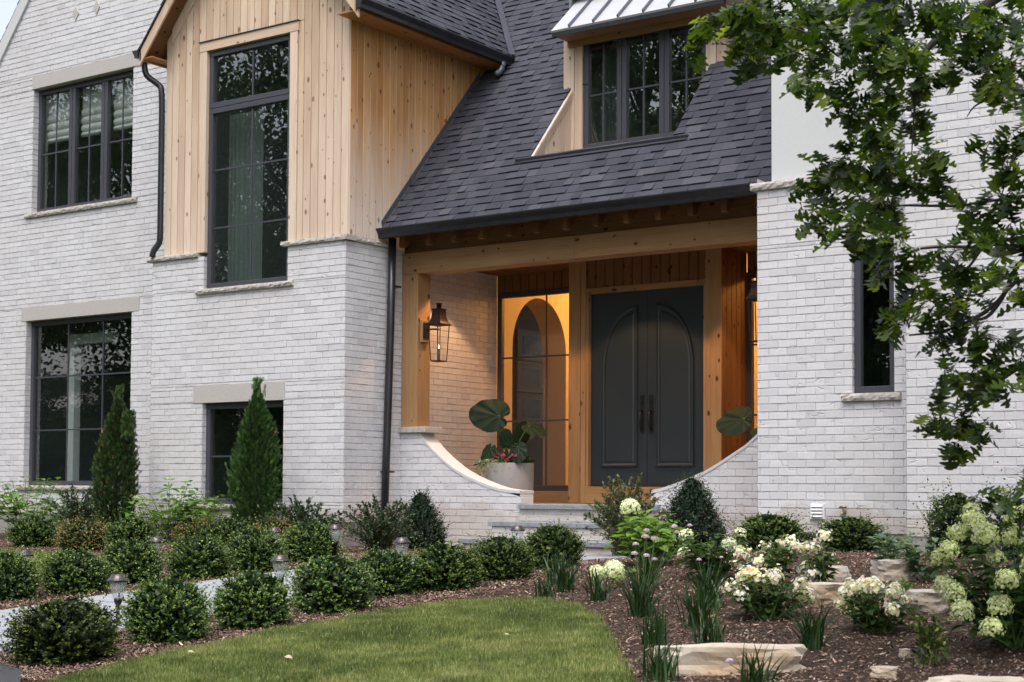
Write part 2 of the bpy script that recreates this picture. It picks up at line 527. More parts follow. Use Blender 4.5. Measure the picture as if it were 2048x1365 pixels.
M['arb'] = leaf_mat("arborvitae_spray", [(0, (.020, .042, .011)), (.5, (.058, .110, .022)), (.93, (.13, .20, .045)), (.97, (.30, .15, .05)), (1, (.36, .18, .06))], .55, .12)
M['arb2'] = leaf_mat("young_arborvitae_spray", [(0, (.020, .052, .012)), (.5, (.066, .145, .026)), (.97, (.13, .25, .05)), (.99, (.30, .15, .05)), (1, (.36, .18, .06))], .5, .12)
M['hyd'] = leaf_mat("hydrangea_leaf", [(0, (.055, .12, .025)), (.5, (.115, .215, .042)), (1, (.21, .33, .07))], .5, .35)
M['hyd_dark'] = leaf_mat("dark_hydrangea_leaf", [(0, (.022, .050, .016)), (.5, (.045, .090, .024)), (1, (.095, .16, .035))], .5, .3)
M['fl_white'] = leaf_mat("cream_petals", [(0, (.58, .64, .42)), (.5, (.76, .78, .62)), (1, (.86, .86, .78))], .7, .3)
M['fl_pink'] = leaf_mat("blush_petals", [(0, (.66, .36, .36)), (.22, (.78, .58, .54)), (.45, (.84, .80, .74)), (1, (.88, .87, .83))], .7, .3)
M['fl_lime'] = leaf_mat("lime_petals", [(0, (.44, .50, .22)), (.5, (.70, .73, .44)), (1, (.82, .83, .62))], .7, .3)
M['fl_green'] = leaf_mat("green_flowerhead", [(0, (.36, .46, .22)), (1, (.66, .72, .50))], .7, .3)
M['fl_purple'] = leaf_mat("lilac_florets", [(0, (.40, .29, .40)), (.5, (.56, .44, .54)), (1, (.72, .62, .70))], .7, .2)
M['fl_seed'] = leaf_mat("dried_florets", [(0, (.20, .13, .07)), (1, (.40, .30, .18))], .8, .2)
M['fl_hot'] = leaf_mat("magenta_petals", [(0, (.30, .01, .04)), (.5, (.36, .015, .12)), (1, (.40, .03, .2))], .6, .3)
M['fl_yellow'] = leaf_mat("yellow_petals", [(0, (.72, .56, .10)), (1, (.80, .70, .25))], .6, .3)
M['strap'] = leaf_mat("allium_blade", [(0, (.010, .030, .010)), (.6, (.026, .064, .018)), (.93, (.062, .12, .032)), (.96, (.35, .28, .12)), (1, (.42, .32, .15))], .4, .2)
M['peony'] = leaf_mat("grey_green_leaf", [(0, (.06, .115, .065)), (.5, (.13, .20, .12)), (1, (.25, .32, .22))], .42, .25)
M['oak'] = leaf_mat("oak_leaf", [(0, (.012, .026, .006)), (.4, (.034, .066, .010)), (.75, (.10, .150, .018)), (1, (.24, .29, .045))], .32, .42, spec=.5)
M['treeleaf'] = leaf_mat("far_leaf", [(0, (.014, .032, .010)), (.5, (.028, .060, .014)), (1, (.07, .11, .03))], .5, .3)
M['ear'] = leaf_mat("elephant_ear_leaf", [(0, (.006, .017, .008)), (1, (.015, .033, .012))], .55, .2, spec=.22)
M['grass'] = leaf_mat("grass_blade", [(0, (.065, .100, .028)), (.4, (.155, .205, .055)), (.75, (.28, .305, .105)), (.92, (.40, .37, .18)), (1, (.54, .46, .27))], .55, .3)
M['chip'] = leaf_mat("bark_chip", [(0, (.036, .021, .014)), (.35, (.14, .084, .058)), (.7, (.285, .182, .132)), (.92, (.40, .285, .22)), (1, (.64, .52, .43))], .8, 0.0)
M['fallen'] = leaf_mat("fallen_leaf", [(0, (.52, .42, .28)), (1, (.66, .58, .44))], .7, .2)

# ------------------------------------------------------------------ terrain (metres; the camera's eye is the origin, the porch floor is at -0.19)
def S(t, a, b):
    t = min(max((t - a) / (b - a), 0), 1)
    return t * t * (3 - 2 * t)

def ground_z(x, y):
    z = -.72
    if y < 12: z -= .34 * ((12 - max(y, 0)) / 6.5) ** 1.5
    return z + .15 * S(x, -8.5, -6) * S(y, 8, 13.5)

def inside(p, poly):
    x, y = p; c = False; j = len(poly) - 1
    for i in range(len(poly)):
        xi, yi = poly[i]; xj, yj = poly[j]
        if (yi > y) != (yj > y) and x < (xj - xi) * (y - yi) / (yj - yi) + xi: c = not c
        j = i
    return c

LAWN = [(-6.75, 4.9), (-6.88, 5.45), (-6.95, 6.2), (-6.97, 7.1), (-6.92, 7.9), (-6.85, 8.6), (-6.68, 8.95), (-6.4, 9.1), (-6.1, 9.13), (-5.77, 8.96), (-5.33, 8.5), (-4.89, 7.9), (-4.41, 7.25), (-4.0, 6.7), (-3.4, 5.6), (-3.0, 4.2), (-3.0, 1.5), (-6.4, 1.5)]
LAWN2 = [(-30, 6.2), (-11.3, 6.2), (-11.4, 9.0), (-12.2, 10.2), (-14, 10.9), (-30, 11.2)]
DRIVE = [(-40, 5.75), (-7.75, 5.68), (-7.3, 5.55), (-7.0, 5.3), (-6.75, 4.7), (-6.6, 3.5), (-6.6, -4), (-40, -4)]
PATH = [(-9.68, 5.66), (-9.68, 13.0), (-9.68, 14.1), (-8.0, 14.1), (-8.0, 13.0), (-8.0, 5.66)]

def grid_mesh(name, xs, ys, zf, mt, kind='structure'):
    V = [(x, y, zf(x, y)) for y in ys for x in xs]
    nx = len(xs)
    F = [[j * nx + i, j * nx + i + 1, (j + 1) * nx + i + 1, (j + 1) * nx + i] for j in range(len(ys) - 1) for i in range(nx - 1)]
    me = bpy.data.meshes.new(name); me.from_pydata(V, [], F)
    o = link(name, me, mt, None, True); o["kind"] = kind
    return o

def mulch_mat():
    m, t, b = mat("garden_soil")
    ob = N(t, "TexCoord").outputs["Object"]
    n1 = noise(t, mapped(t, ob, (38, 38, 38)), 1.0, 8, .7)
    v = N(t, "TexVoronoi"); v.inputs["Scale"].default_value = 45; v.inputs["Randomness"].default_value = 1
    t.links.new(ob, v.inputs["Vector"])
    c = ramp(t, n1, [(.3, (.030, .019, .013)), (.55, (.070, .045, .033)), (.75, (.12, .082, .062))])
    sp = N(t, "SeparateColor"); t.links.new(v.outputs["Color"], sp.inputs[0])
    c = mixc(t, ramp(t, sp.outputs[0], [(.6, 0), (1, .6)]), c, (.15, .10, .075))
    # beyond the beds the ground is rough lawn
    sx = N(t, "SeparateXYZ"); t.links.new(ob, sx.inputs[0])
    far = mth(t, 'MAXIMUM', mth(t, 'LESS_THAN', sx.outputs[1], 3.0), mth(t, 'MAXIMUM', mth(t, 'LESS_THAN', sx.outputs[0], -26.0), mth(t, 'MAXIMUM', mth(t, 'GREATER_THAN', sx.outputs[0], 2.0), mth(t, 'GREATER_THAN', sx.outputs[1], 20.0))))
    c = mixc(t, far, c, (.06, .10, .025))
    t.links.new(c, b.inputs["Base Color"]); b.inputs["Roughness"].default_value = .9
    b.inputs["Specular IOR Level"].default_value = .2
    bump(t, b, n1, 1.0, .03)
    return m

def steps_(a, b, d): return list(np.arange(a, b + 1e-6, d))
xs = [-1500, -500, -220, -120, -60, -40, -32] + steps_(-27, 3, .3) + [8, 16, 30, 60, 120, 220, 500, 1500]
ys = [-1500, -500, -220, -120, -60, -30, -15, -8, -4] + steps_(0, 20, .25) + [26, 40, 80, 160, 220, 500, 1500]
grid_mesh('ground', xs, ys, ground_z, mulch_mat())

def sheet(name, poly, lift, mt, step=.12):
    """a thin ground sheet: the polygon cut into fine strips that follow the terrain"""
    import bmesh
    bm = bmesh.new()
    vs_ = [bm.verts.new((p[0], p[1], 0)) for p in poly]
    bm.faces.new(vs_)
    bmesh.ops.triangulate(bm, faces=bm.faces[:])
    y0 = min(p[1] for p in poly); y1 = max(p[1] for p in poly)
    y = math.ceil(y0 / step) * step
    while y < y1:
        bmesh.ops.bisect_plane(bm, geom=bm.verts[:] + bm.edges[:] + bm.faces[:], plane_co=(0, y, 0), plane_no=(0, 1, 0))
        y += step
    for x in (-8, -7.5, -7, -6.5, -6, -5.5, -5, -4.5, -4, -3.5):
        bmesh.ops.bisect_plane(bm, geom=bm.verts[:] + bm.edges[:] + bm.faces[:], plane_co=(x, 0, 0), plane_no=(1, 0, 0))
    for v in bm.verts: v.co.z = ground_z(v.co.x, v.co.y) + lift
    bm.normal_update()
    for f in bm.faces:
        if f.normal.z < 0: f.normal_flip()
    me = bpy.data.meshes.new(name); bm.to_mesh(me); bm.free()
    o = link(name, me, mt); o["kind"] = 'structure'
    return o

def turf_mat():
    m, t, b = mat("turf")
    ob = N(t, "TexCoord").outputs["Object"]
    n1 = noise(t, mapped(t, ob, (90, 90, 90)), 1.0, 4, .7)
    n2 = noise(t, mapped(t, ob, (1.6, 1.6, 1.6)), 1.0, 5, .6)
    c = ramp(t, n1, [(.3, (.045, .075, .018)), (.7, (.11, .15, .04))])
    c = mixc(t, ramp(t, n2, [(.5, 0), (.75, .5)]), c, (.16, .15, .06))
    t.links.new(c, b.inputs["Base Color"]); b.inputs["Roughness"].default_value = .9
    bump(t, b, n1, .8, .02)
    return m
M['turf'] = turf_mat()
sheet('lawn', LAWN, .012, M['turf'])
sheet('lawn', LAWN2, .012, M['turf'])
sheet('driveway', DRIVE, .016, M['asphalt'])

# front walk: sawn stone flags with open joints
def walk():
    mb = MB()
    y = 5.68; row = 0
    while y < 14.0:
        d = R.choice((.46, .61, .76)); y1 = min(y + d, 14.05)
        cuts_ = [-9.68]
        while cuts_[-1] < -8.0:
            nx = cuts_[-1] + R.choice((.46, .61, .76, .91))
            cuts_.append(-8.0 if nx > -8.25 else nx)
        for a, c in zip(cuts_[:-1], cuts_[1:]):
            r = R.random()
            z = [ground_z(px, py) + .022 + R.uniform(-.002, .002) for px, py in ((a, y), (c, y), (c, y1), (a, y1))]
            g = .007
            t_ = [(a + g, y + g, z[0]), (c - g, y + g, z[1]), (c - g, y1 - g, z[2]), (a + g, y1 - g, z[3])]
            bt = [(p[0], p[1], p[2] - .05) for p in t_]
            mb.face(t_, None, r)
            for i in range(4):
                j = (i + 1) % 4
                mb.face([bt[i], bt[j], t_[j], t_[i]], None, r)
        y = y1; row += 1
    o = mb.build('front_walk', M['paving'])
    o["kind"] = 'structure'
walk()

# ------------------------------------------------------------------ the house
YB, YA, YE, YF, YC, YD, YS = 14.16, 14.66, 14.30, 13.75, 15.25, 16.65, 17.34
XB = -12.54
COURSE, BLEN = .0813, .2032
house = thing('brick_house', 'white painted brick house with cedar bay, dark shingle roof and arched double front door', 'house', (-10, 14, -.72))
H0 = Vector(house.location)

def HB(mb, name, mats, parent=None, **k):
    o = mb.build(name, mats, parent or house, **k)
    if parent is None: o.location = -H0
    return o

def front(y): return lambda u, v, h: (u, y - h, v)
def side(x): return lambda u, v, h: (x + h, u, v)

def split(a, b, ops, z0, z1):
    zs = (z0 + z1) / 2
    iv = [(a, b)]
    for (oa, ob, za, zb) in ops:
        if za < zs < zb:
            n = []
            for (p, q) in iv:
                if ob <= p or oa >= q: n.append((p, q)); continue
                if oa > p: n.append((p, oa))
                if ob < q: n.append((ob, q))
            iv = n
    return iv

def bricks(mb, fr, lim, z0, z1, ops=(), phase=0.0, zbase=-.43, depth=.0075):
    k = math.floor((z0 - zbase) / COURSE + 1e-6)
    brk = sorted({z for o in ops for z in o[2:4]})
    while zbase + k * COURSE < z1 - 1e-6:
        ca, cb = max(z0, zbase + k * COURSE), min(z1, zbase + (k + 1) * COURSE)
        cuts_ = [ca] + [z for z in brk if ca + .012 < z < cb - .012] + [cb]
        off = (BLEN / 2 if k % 2 else 0) + phase
        for a, b in zip(cuts_[:-1], cuts_[1:]):
            l0, r0 = lim(a); l1, r1 = lim(b)
            L, Rr = min(l0, l1), max(r0, r1)
            if Rr - L < .02: continue
            for (p, q) in split(L, Rr, ops, a, b):
                pa, pb = max(p, l0), max(p, l1); qa, qb = min(q, r0), min(q, r1)
                if max(qa - pa, qb - pb) < .015: continue
                qa, qb = max(qa, pa), max(qb, pb)
                mb.face([fr(pa, a, -depth), fr(qa, a, -depth), fr(qb, b, -depth), fr(pb, b, -depth)], None, .5, 1)
                j = math.floor((min(pa, pb) - off) / BLEN)
                while off + j * BLEN < max(qa, qb):
                    u0, u1 = off + j * BLEN, off + (j + 1) * BLEN
                    g = .0016
                    A0, A1 = min(max(u0 + g, pa), qa), min(max(u1 - g, pa), qa)
                    B0, B1 = min(max(u0 + g, pb), qb), min(max(u1 - g, pb), qb)
                    if A1 - A0 > .012 or B1 - B0 > .012:
                        jz = R.uniform(-.0012, .0012)
                        h = R.gauss(0, .0012)
                        mb.piece(fr, [(A0, a + .0046 + jz), (A1, a + .0046 + jz * .4), (B1, b - .0026 + jz * .4), (B0, b - .0026 + jz)], h, .0030, -depth, h2=h + R.gauss(0, .0008))
                    j += 1
        k += 1

def const(a, b): return lambda z: (a, b)
def brick_part(name='brick_wall'): return MB(), name

BM = [M['brick'], M['mortar']]
# left gable wall
W1 = (-19.30, -17.05, 4.11, 6.01); W1L = (-19.32, -16.92, 6.01, 6.205)
W2 = (-19.38, -17.01, 0.0, 2.485); W2L = (-19.48, -16.85, 2.485, 2.682)
GA_X, GA_S = -17.62, 1.23           # apex of the left gable and its slope
def ga_top(x): return 6.677 + GA_S * (2.514 - abs(x - GA_X))
def lim_A(z):
    d = 2.514 - (z - 6.677) / GA_S
    d = max(d, 0.0)
    return (max(-22.6, GA_X - d), min(-15.6, GA_X + d))
mb = MB()
bricks(mb, front(YA), lim_A, -.43, 9.75, (W1, W1L, W2, W2L))
for o in (W1, W2): bricks(mb, side(o[0]), const(YA + .003, YA + .12), o[2], o[3])
HB(mb, 'brick_wall', BM)
# bay
W3 = (-15.03, -13.515, 2.605, 3.2); W4 = (-15.02, -13.555, -.225, 1.10); W4L = (-15.19, -13.534, 1.10, 1.326)
mb = MB()
bricks(mb, front(YB), const(-16.02, XB), -.43, 3.045, (W3, W4, W4L))
bricks(mb, side(XB), const(YB + .003, YS), -.43, 3.045, (), .07)
for o in (W3, W4): bricks(mb, side(o[0]), const(YB + .003, YB + .12), o[2], min(o[3], 3.045))
mb.face([(-16.02, YB + .6, -.43), (-16.02, YB, -.43), (-16.02, YB, 3.045), (-16.02, YB + .6, 3.045)], None, .5, 1)
HB(mb, 'brick_wall', BM)
# right pier with the narrow window
W5 = (-6.01, -5.58, .952, 2.46)
mb = MB()
bricks(mb, front(YE), const(-7.04, -5.2), -.43, 3.075, (W5,))
bricks(mb, side(W5[0]), const(YE + .003, YE + .12), W5[2], W5[3])
mb.face([(-7.04, 17.4, -.43), (-7.04, YE, -.43), (-7.04, YE, 3.2), (-7.04, 17.4, 3.2)], None, .5, 1)
HB(mb, 'brick_wall', BM)
# right wing, standing forward
mb = MB()
bricks(mb, front(YF), const(-5.25, .4), -.43, 9.0, (), .03)
mb.face([(-5.25, 18, -.43), (-5.25, YF, -.43), (-5.25, YF, 9.0), (-5.25, 18, 9.0)], None, .5, 1)
HB(mb, 'brick_wall', BM)

# swept low walls either side of the steps
CL = [(-12.245, .699), (-12.12, .56), (-12.009, .456), (-11.85, .338), (-11.682, .228), (-11.5, .140), (-11.323, .073), (-11.15, .018), (-10.981, -.024), (-10.82, -.043), (-10.66, -.05)]
CR = [(-7.15, .85), (-7.35, .71), (-7.502, .588), (-7.652, .466), (-7.82, .367), (-7.99, .267), (-8.158, .179), (-8.388, .091), (-8.55, .035), (-8.71, -.013), (-8.85, -.04)]
def interp(c, z):
    c = sorted(c, key=lambda p: p[1])
    if z <= c[0][1]: return c[0][0]
    for p, q in zip(c[:-1], c[1:]):
        if z <= q[1]: return p[0] + (q[0] - p[0]) * (z - p[1]) / (q[1] - p[1])
    return c[-1][0]
def low_wall(c, xa, left):
    mb = MB()
    end = c[-1][0]
    lim = (lambda z: (xa, interp(c, z))) if left else (lambda z: (interp(c, z), xa))
    bricks(mb, front(YC), lim, -.80, max(p[1] for p in c), (), .05)
    if left:
        mb.face([(end, YC, -.8), (end, YC + .27, -.8), (end, YC + .27, -.05), (end, YC, -.05)], None, .5, 0)
        bricks(mb, side(end + .001), const(YC, YC + .27), -.80, -.05, (), .05)
    else:
        mb.face([(end, YC + .27, -.8), (end, YC, -.8), (end, YC, -.04), (end, YC + .27, -.04)], None, .5, 0)
    w_ = HB(mb, 'low_wall', BM)
    cp = MB()
    t = .024
    for (p, q) in zip(c[:-1], c[1:]):
        a, b = (p, q) if left else (q, p)
        y0, y1 = YC - .006, YC + .275
        P = lambda s, y, dz: (s[0], y, s[1] + dz)
        cp.face([P(a, y0, t), P(b, y0, t), P(b, y1, t), P(a, y1, t)])
        cp.face([P(a, y0, -.012), P(b, y0, -.012), P(b, y0, t), P(a, y0, t)])
        cp.face([P(b, y1, -.3), P(a, y1, -.3), P(a, y1, t), P(b, y1, t)])
    e = c[-1]
    xe = e[0] + (.006 if left else -.006)
    pts = [(xe, YC - .006, e[1] - .012), (xe, YC + .275, e[1] - .012), (xe, YC + .275, e[1] + t), (xe, YC - .006, e[1] + t)]
    cp.face(pts if left else pts[::-1])
    cp.face([(e[0], YC - .006, e[1] + t), (xe, YC - .006, e[1] + t), (xe, YC + .275, e[1] + t), (e[0], YC + .275, e[1] + t)] if left else [(xe, YC - .006, e[1] + t), (e[0], YC - .006, e[1] + t), (e[0], YC + .275, e[1] + t), (xe, YC + .275, e[1] + t)])
    cp.build('coping', M['plaster_white'], w_)
low_wall(CL, XB, True)
low_wall(CR, -7.04, False)
mb = MB(); mb.box(-12.60, -12.10, YC - .05, YC + .32, .70, .775); HB(mb, 'post_cap', M['sill'], bevel=.008)
mb = MB(); mb.box(-7.30, -7.04, YC - .05, YC + .32, .87, .94); HB(mb, 'post_cap', M['sill'], bevel=.008)

# foundation
for (x0, x1, y) in ((-22.6, -16.02, YA), (-16.02, XB - .012, YB), (-7.04, -5.25, YE), (-5.25, .4, YF)):
    mb = MB(); mb.box(x0, x1, y + .012, y + 1.6 if y != YA else y + .4, -1.1, -.434)
    HB(mb, 'foundation', M['concrete'])

# stone ledges, lintels
def rough(mb, x0, x1, y0, y1, z0, z1, step=.035):
    """a stone with a split, rough front edge"""
    n = max(2, int((x1 - x0) / step)); m = 3
    G = []
    for i in range(n + 1):
        x = x0 + (x1 - x0) * i / n
        G.append([(x, y0 + R.uniform(0, .014) + (.010 if k in (0, m) else 0), z0 + (z1 - z0) * k / m + (R.uniform(-.004, .004) if 0 < k < m else 0)) for k in range(m + 1)])
    for i in range(n):
        for k in range(m):
            mb.face([G[i][k], G[i + 1][k], G[i + 1][k + 1], G[i][k + 1]])
        mb.face([G[i][m], G[i + 1][m], (G[i + 1][m][0], y1, z1), (G[i][m][0], y1, z1)])
        mb.face([G[i + 1][0], G[i][0], (G[i][0][0], y1, z0), (G[i + 1][0][0], y1, z0)])
    for col, rev in ((G[0], True), (G[-1], False)):
        f = [(col[0][0], y1, z0), *[]]
        pts = [col[k] for k in range(m + 1)] + [(col[m][0], y1, z1), (col[0][0], y1, z0)]
        mb.face(pts if rev is False and False else (pts[::-1] if not rev else pts))
def rough_side(mb, x, y0, y1, xin, z0, z1):
    k = len(mb.V); rough(mb, y0, y1, 0, 1, z0, z1)
    for i in range(k, len(mb.V)):
        a, b, z = mb.V[i]
        mb.V[i] = (xin if b > .5 else x - b, a, z)
def stone(name, x0, x1, y0, y1, z0, z1, parent=None):
    mb = MB(); rough(mb, x0, x1, y0, y1, z0, z1)
    return HB(mb, name, M['sill'], parent)
stone('stone_ledge', -16.10, -15.13, YB - .05, YB + .15, 3.045, 3.108)
stone('stone_ledge', -13.60, XB + .05, YB - .05, YB + .15, 3.045, 3.108)
mb = MB(); rough_side(mb, XB + .05, YB - .04, 15.0, XB - .05, 3.045, 3.108); HB(mb, 'stone_ledge', M['sill'])
stone('stone_ledge', -7.10, -5.2, YE - .05, YE + .3, 3.075, 3.15)
for (o, y) in ((W1L, YA), (W2L, YA), (W4L, YB)):
    mb = MB(); mb.box(o[0], o[1], y - .008, y + .14, o[2], o[3], grain='x'); HB(mb, 'stone_lintel', M['limestone'], bevel=.004)

# stucco panel over the pier
mb = MB()
for b_ in ((-6.89, -6.04, YE + .03, 19, 3.15, 9.0), (-5.55, -5.2, YE + .03, 19, 3.15, 9.0), (-6.04, -5.55, YE + .03, 19, 3.15, 4.52), (-6.04, -5.55, YE + .03, 19, 5.9, 9.0)):
    mb.box(*b_)
HB(mb, 'stucco_wall', M['stucco'])

# ------------------------------------------------------------------ cladding boards
def boards(mb, fr, lim, zt, zb, ops=(), wid=.127, u0=None, gap=.0085, h=.016):
    """vertical boards; zt(u) top, zb(u) bottom; ops = openings (ua, ub, za, zb)"""
    a, b = lim
    u = a if u0 is None else u0
    while u < b - .005:
        p, q = max(u, a), min(u + wid, b)
        rnd = R.random(); uvo = (R.random() * 40, R.random() * 40)
        def strip(P, Q, z0p, z0q, z1p, z1q):
            if min(z1p - z0p, z1q - z0q) < .01 or Q - P < .008: return
            e_ = .003
            mb.face([fr(P, z0p, -.004), fr(Q, z0q, -.004), fr(Q, z1q, -.004), fr(P, z1p, -.004)], [(uvo[0], 0), (uvo[0] + .01, 0), (uvo[0] + .01, 1), (uvo[0], 1)], 0.0)
            mb.piece(fr, [(P + e_, z0p), (Q - e_, z0q), (Q - e_, z1q), (P + e_, z1p)], h, gap * .5, -.004, rnd=rnd, uvo=uvo)
        hit = [o for o in ops if o[0] < q - .002 and o[1] > p + .002]
        if not hit:
            strip(p, q, zb(p), zb(q), zt(p), zt(q))
        else:
            oa, ob, za, zo = hit[0]
            if za > zb(p) + .01: strip(p, q, zb(p), zb(q), min(za, zt(p)), min(za, zt(q)))
            lo_, hi_ = max(za, zb(p)), min(zo, zt(p), zt(q))
            if p < oa: strip(p, oa, lo_, lo_, hi_, hi_)
            if q > ob: strip(ob, q, lo_, lo_, hi_, hi_)
            if zo < min(zt(p), zt(q)): strip(p, q, zo, zo, zt(p), zt(q))
        u += wid

# bay: gable cladding, casing
BX0, BX1 = -15.83, XB
BAP, BSL, BEV = -14.10, 1.2, 5.90
def bay_roof(x): return BEV + BSL * (1.95 - abs(x - BAP))
mb = MB()
CAS = (-15.14, -13.39, 2.4, 5.92)
boards(mb, front(YB + .045), (BX0, BX1 + .028), lambda u: bay_roof(u) - .10, lambda u: 3.108, (CAS,), .127, u0=BX0)
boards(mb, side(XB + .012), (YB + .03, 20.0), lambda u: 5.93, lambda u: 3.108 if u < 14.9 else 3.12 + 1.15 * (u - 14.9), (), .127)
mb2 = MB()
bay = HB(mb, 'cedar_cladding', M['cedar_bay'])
# casing round the tall window
mb2.box(-15.14, -15.025, YB + .005, YB + .14, 3.10, 5.79, grain='z')
mb2.box(-13.515, -13.39, YB + .005, YB + .14, 3.10, 5.79, grain='z')
mb2.box(-15.16, -13.37, YB + .000, YB + .14, 5.79, 5.915, grain='x')
HB(mb2, 'window_casing', M['cedar_bay'], bevel=.003)
mb2 = MB(); mb2.box(-15.17, -13.36, YB - .015, YB + .1, 5.915, 5.925); HB(mb2, 'drip_flashing', M['gutter'])
# side cladding uses its own, warmer boards (sheltered by the eave)
bm_ = bay.data
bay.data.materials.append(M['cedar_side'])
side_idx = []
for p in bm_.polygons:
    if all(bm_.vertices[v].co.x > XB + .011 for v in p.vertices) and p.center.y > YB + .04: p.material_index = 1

# ------------------------------------------------------------------ windows
def window(x0, x1, y, z0, z1, fw, mullions, vb, hb, inner=.035, mw=.07, gname='window', sill=None, depth=.07):
    """y = front of the frame; vb = list of muntin x, hb = list of (xa, xb, z)"""
    mb = MB()
    mb.box(x0, x1, y, y + depth, z0, z0 + fw); mb.box(x0, x1, y, y + depth, z1 - fw, z1)
    mb.box(x0, x0 + fw, y + .002, y + depth - .002, z0 + fw, z1 - fw); mb.box(x1 - fw, x1, y + .002, y + depth - .002, z0 + fw, z1 - fw)
    for mx in mullions:
        mb.box(mx - mw, mx - .004, y + .003, y + depth - .003, z0 + fw, z1 - fw)
        mb.box(mx + .004, mx + mw, y + .003, y + depth - .003, z0 + fw, z1 - fw)
        mb.box(mx - .006, mx + .006, y + .02, y + depth - .01, z0 + fw, z1 - fw)
    o = HB(mb, gname, M['frame'], bevel=.005)
    g = MB(); g.face([(x0 + fw * .5, y + .045, z0 + fw * .5), (x1 - fw * .5, y + .045, z0 + fw * .5), (x1 - fw * .5, y + .045, z1 - fw * .5), (x0 + fw * .5, y + .045, z1 - fw * .5)])
    g.build('pane', M['glass_entry' if gname == 'side_light' else 'glass'], o)
    b = MB()
    for (xa, xb, zz) in hb: b.box(xa, xb, y + .028, y + .043, zz - .011, zz + .011)
    for (mx, za, zb) in vb: b.box(mx - .011, mx + .011, y + .030, y + .0425, za, zb)
    if vb or hb: b.build('muntin_bars', M['frame'], o)
    if sill:
        s = MB(); rough(s, *sill); s.build('sill', M['sill'], o)
    return o

def room(x0, x1, y0, y1, z0, z1, m, open_front=True):
    mb = MB()
    mb.face([(x0, y1, z0), (x1, y1, z0), (x1, y1, z1), (x0, y1, z1)])
    mb.face([(x0, y0, z0), (x0, y1, z0), (x0, y1, z1), (x0, y0, z1)])
    mb.face([(x1, y1, z0), (x1, y0, z0), (x1, y0, z1), (x1, y1, z1)])
    mb.face([(x0, y0, z0), (x1, y0, z0), (x1, y1, z0), (x0, y1, z0)])
    mb.face([(x0, y1, z1), (x1, y1, z1), (x1, y0, z1), (x0, y0, z1)])
    return HB(mb, 'interior_wall', m)

# upper left: three casements
y = YA + .10
xs3 = [-19.30, -18.515, -17.79, -17.05]
z0, z1 = 4.12, 6.0
vb = []; hb = []
ms = xs3[1:-1]
lo = [-19.30 + .07, ms[0] + .075, ms[1] + .075]; hi = [ms[0] - .075, ms[1] - .075, -17.05 - .07]
for a, b in zip(lo, hi):
    vb.append(((a + b) / 2, z0 + .07, z1 - .07)); hb.append((a, b, 5.02))
win1 = window(-19.30, -17.05, y, z0, z1, .07, ms, vb, hb, sill=(-19.42, -16.92, YA - .05, YA + .1, 4.045, 4.115))
room(-20.3, -16.1, YA + .17, 17.8, 3.0, 6.6, M['room'])
# lower left
y = YA + .10
window(-19.38, -17.01, y, .012, 2.48, .065, [], [(-18.55, .07, 2.42), (-17.77, .07, 2.42)], [(-19.32, -17.07, 1.632), (-19.32, -17.07, .835)], sill=(-19.5, -16.9, YA - .05, YA + .1, -.06, .008))
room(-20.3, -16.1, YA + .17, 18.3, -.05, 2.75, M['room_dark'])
# tall window of the bay
y = YB + .05
window(-15.02, -13.52, y, 5.02, 5.785, .07, [], [(-14.245, 5.09, 5.72)], [])
window(-15.02, -13.52, y, 2.61, 5.015, .07, [], [(-14.245, 2.68, 4.95)], [(-14.95, -13.59, 4.19), (-14.95, -13.59, 3.418)], sill=(-15.15, -13.40, YB - .05, YB + .1, 2.54, 2.606))
room(-15.7, -12.7, YB + .13, 17.6, 2.45, 6.0, M['room'])
# low window of the bay
window(-15.02, -13.555, y + .02, -.222, 1.095, .075, [], [], [(-14.95, -13.63, .40)], sill=(-15.15, -13.42, YB - .05, YB + .1, -.29, -.226))
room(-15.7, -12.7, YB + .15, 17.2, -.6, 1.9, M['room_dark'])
# narrow window in the pier
window(-6.01, -5.58, YE + .05, .955, 2.455, .065, [], [], [], sill=(-6.11, -5.505, YE - .055, YE + .1, .875, .95))
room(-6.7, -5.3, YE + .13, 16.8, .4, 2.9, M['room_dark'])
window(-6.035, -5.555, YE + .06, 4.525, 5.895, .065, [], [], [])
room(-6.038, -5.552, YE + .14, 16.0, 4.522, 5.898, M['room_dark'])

# furnishings behind the panes, with stand-ins for a reflection and haze
def shade(x0, x1, y, z0, z1):
    mb = MB(); n = 5
    prof = []
    for i in range(n + 1):
        z = z1 - (z1 - z0) * i / n
        prof.append((y + .0, z))
    zt = [z1, z0 + .42, z0 + .30, z0 + .18, z0 + .07, z0]
    pts = []
    for i in range(len(zt) - 1):
        for k in range(4):
            f = k / 4
            z = zt[i] * (1 - f) + zt[i + 1] * f
            pts.append((y - (.025 * math.sin(f * math.pi) if i > 0 else 0), z))
    pts.append((y, z0))
    for p, q in zip(pts[:-1], pts[1:]):
        mb.face([(x0, q[0], q[1]), (x1, q[0], q[1]), (x1, p[0], p[1]), (x0, p[0], p[1])])
    HB(mb, 'roman_shade', M['fabric'], smooth=True)
for a, b in zip(lo, hi): shade(a - .03, b + .03, YA + .26, 5.22, 6.0)
mb = MB(); mb.box(-19.02, -18.86, YA + .5, YA + .62, -.05, 2.15); mb.box(-19.02, -18.0, YA + .5, YA + .62, 2.15, 2.3)  # white bars added to stand in for a pilaster reflected in the pane
HB(mb, 'reflection_bars', M['white_paint'])
M['sheer'] = plain("grey_sheer", (.15, .175, .168), .9, 0, .05, 60)
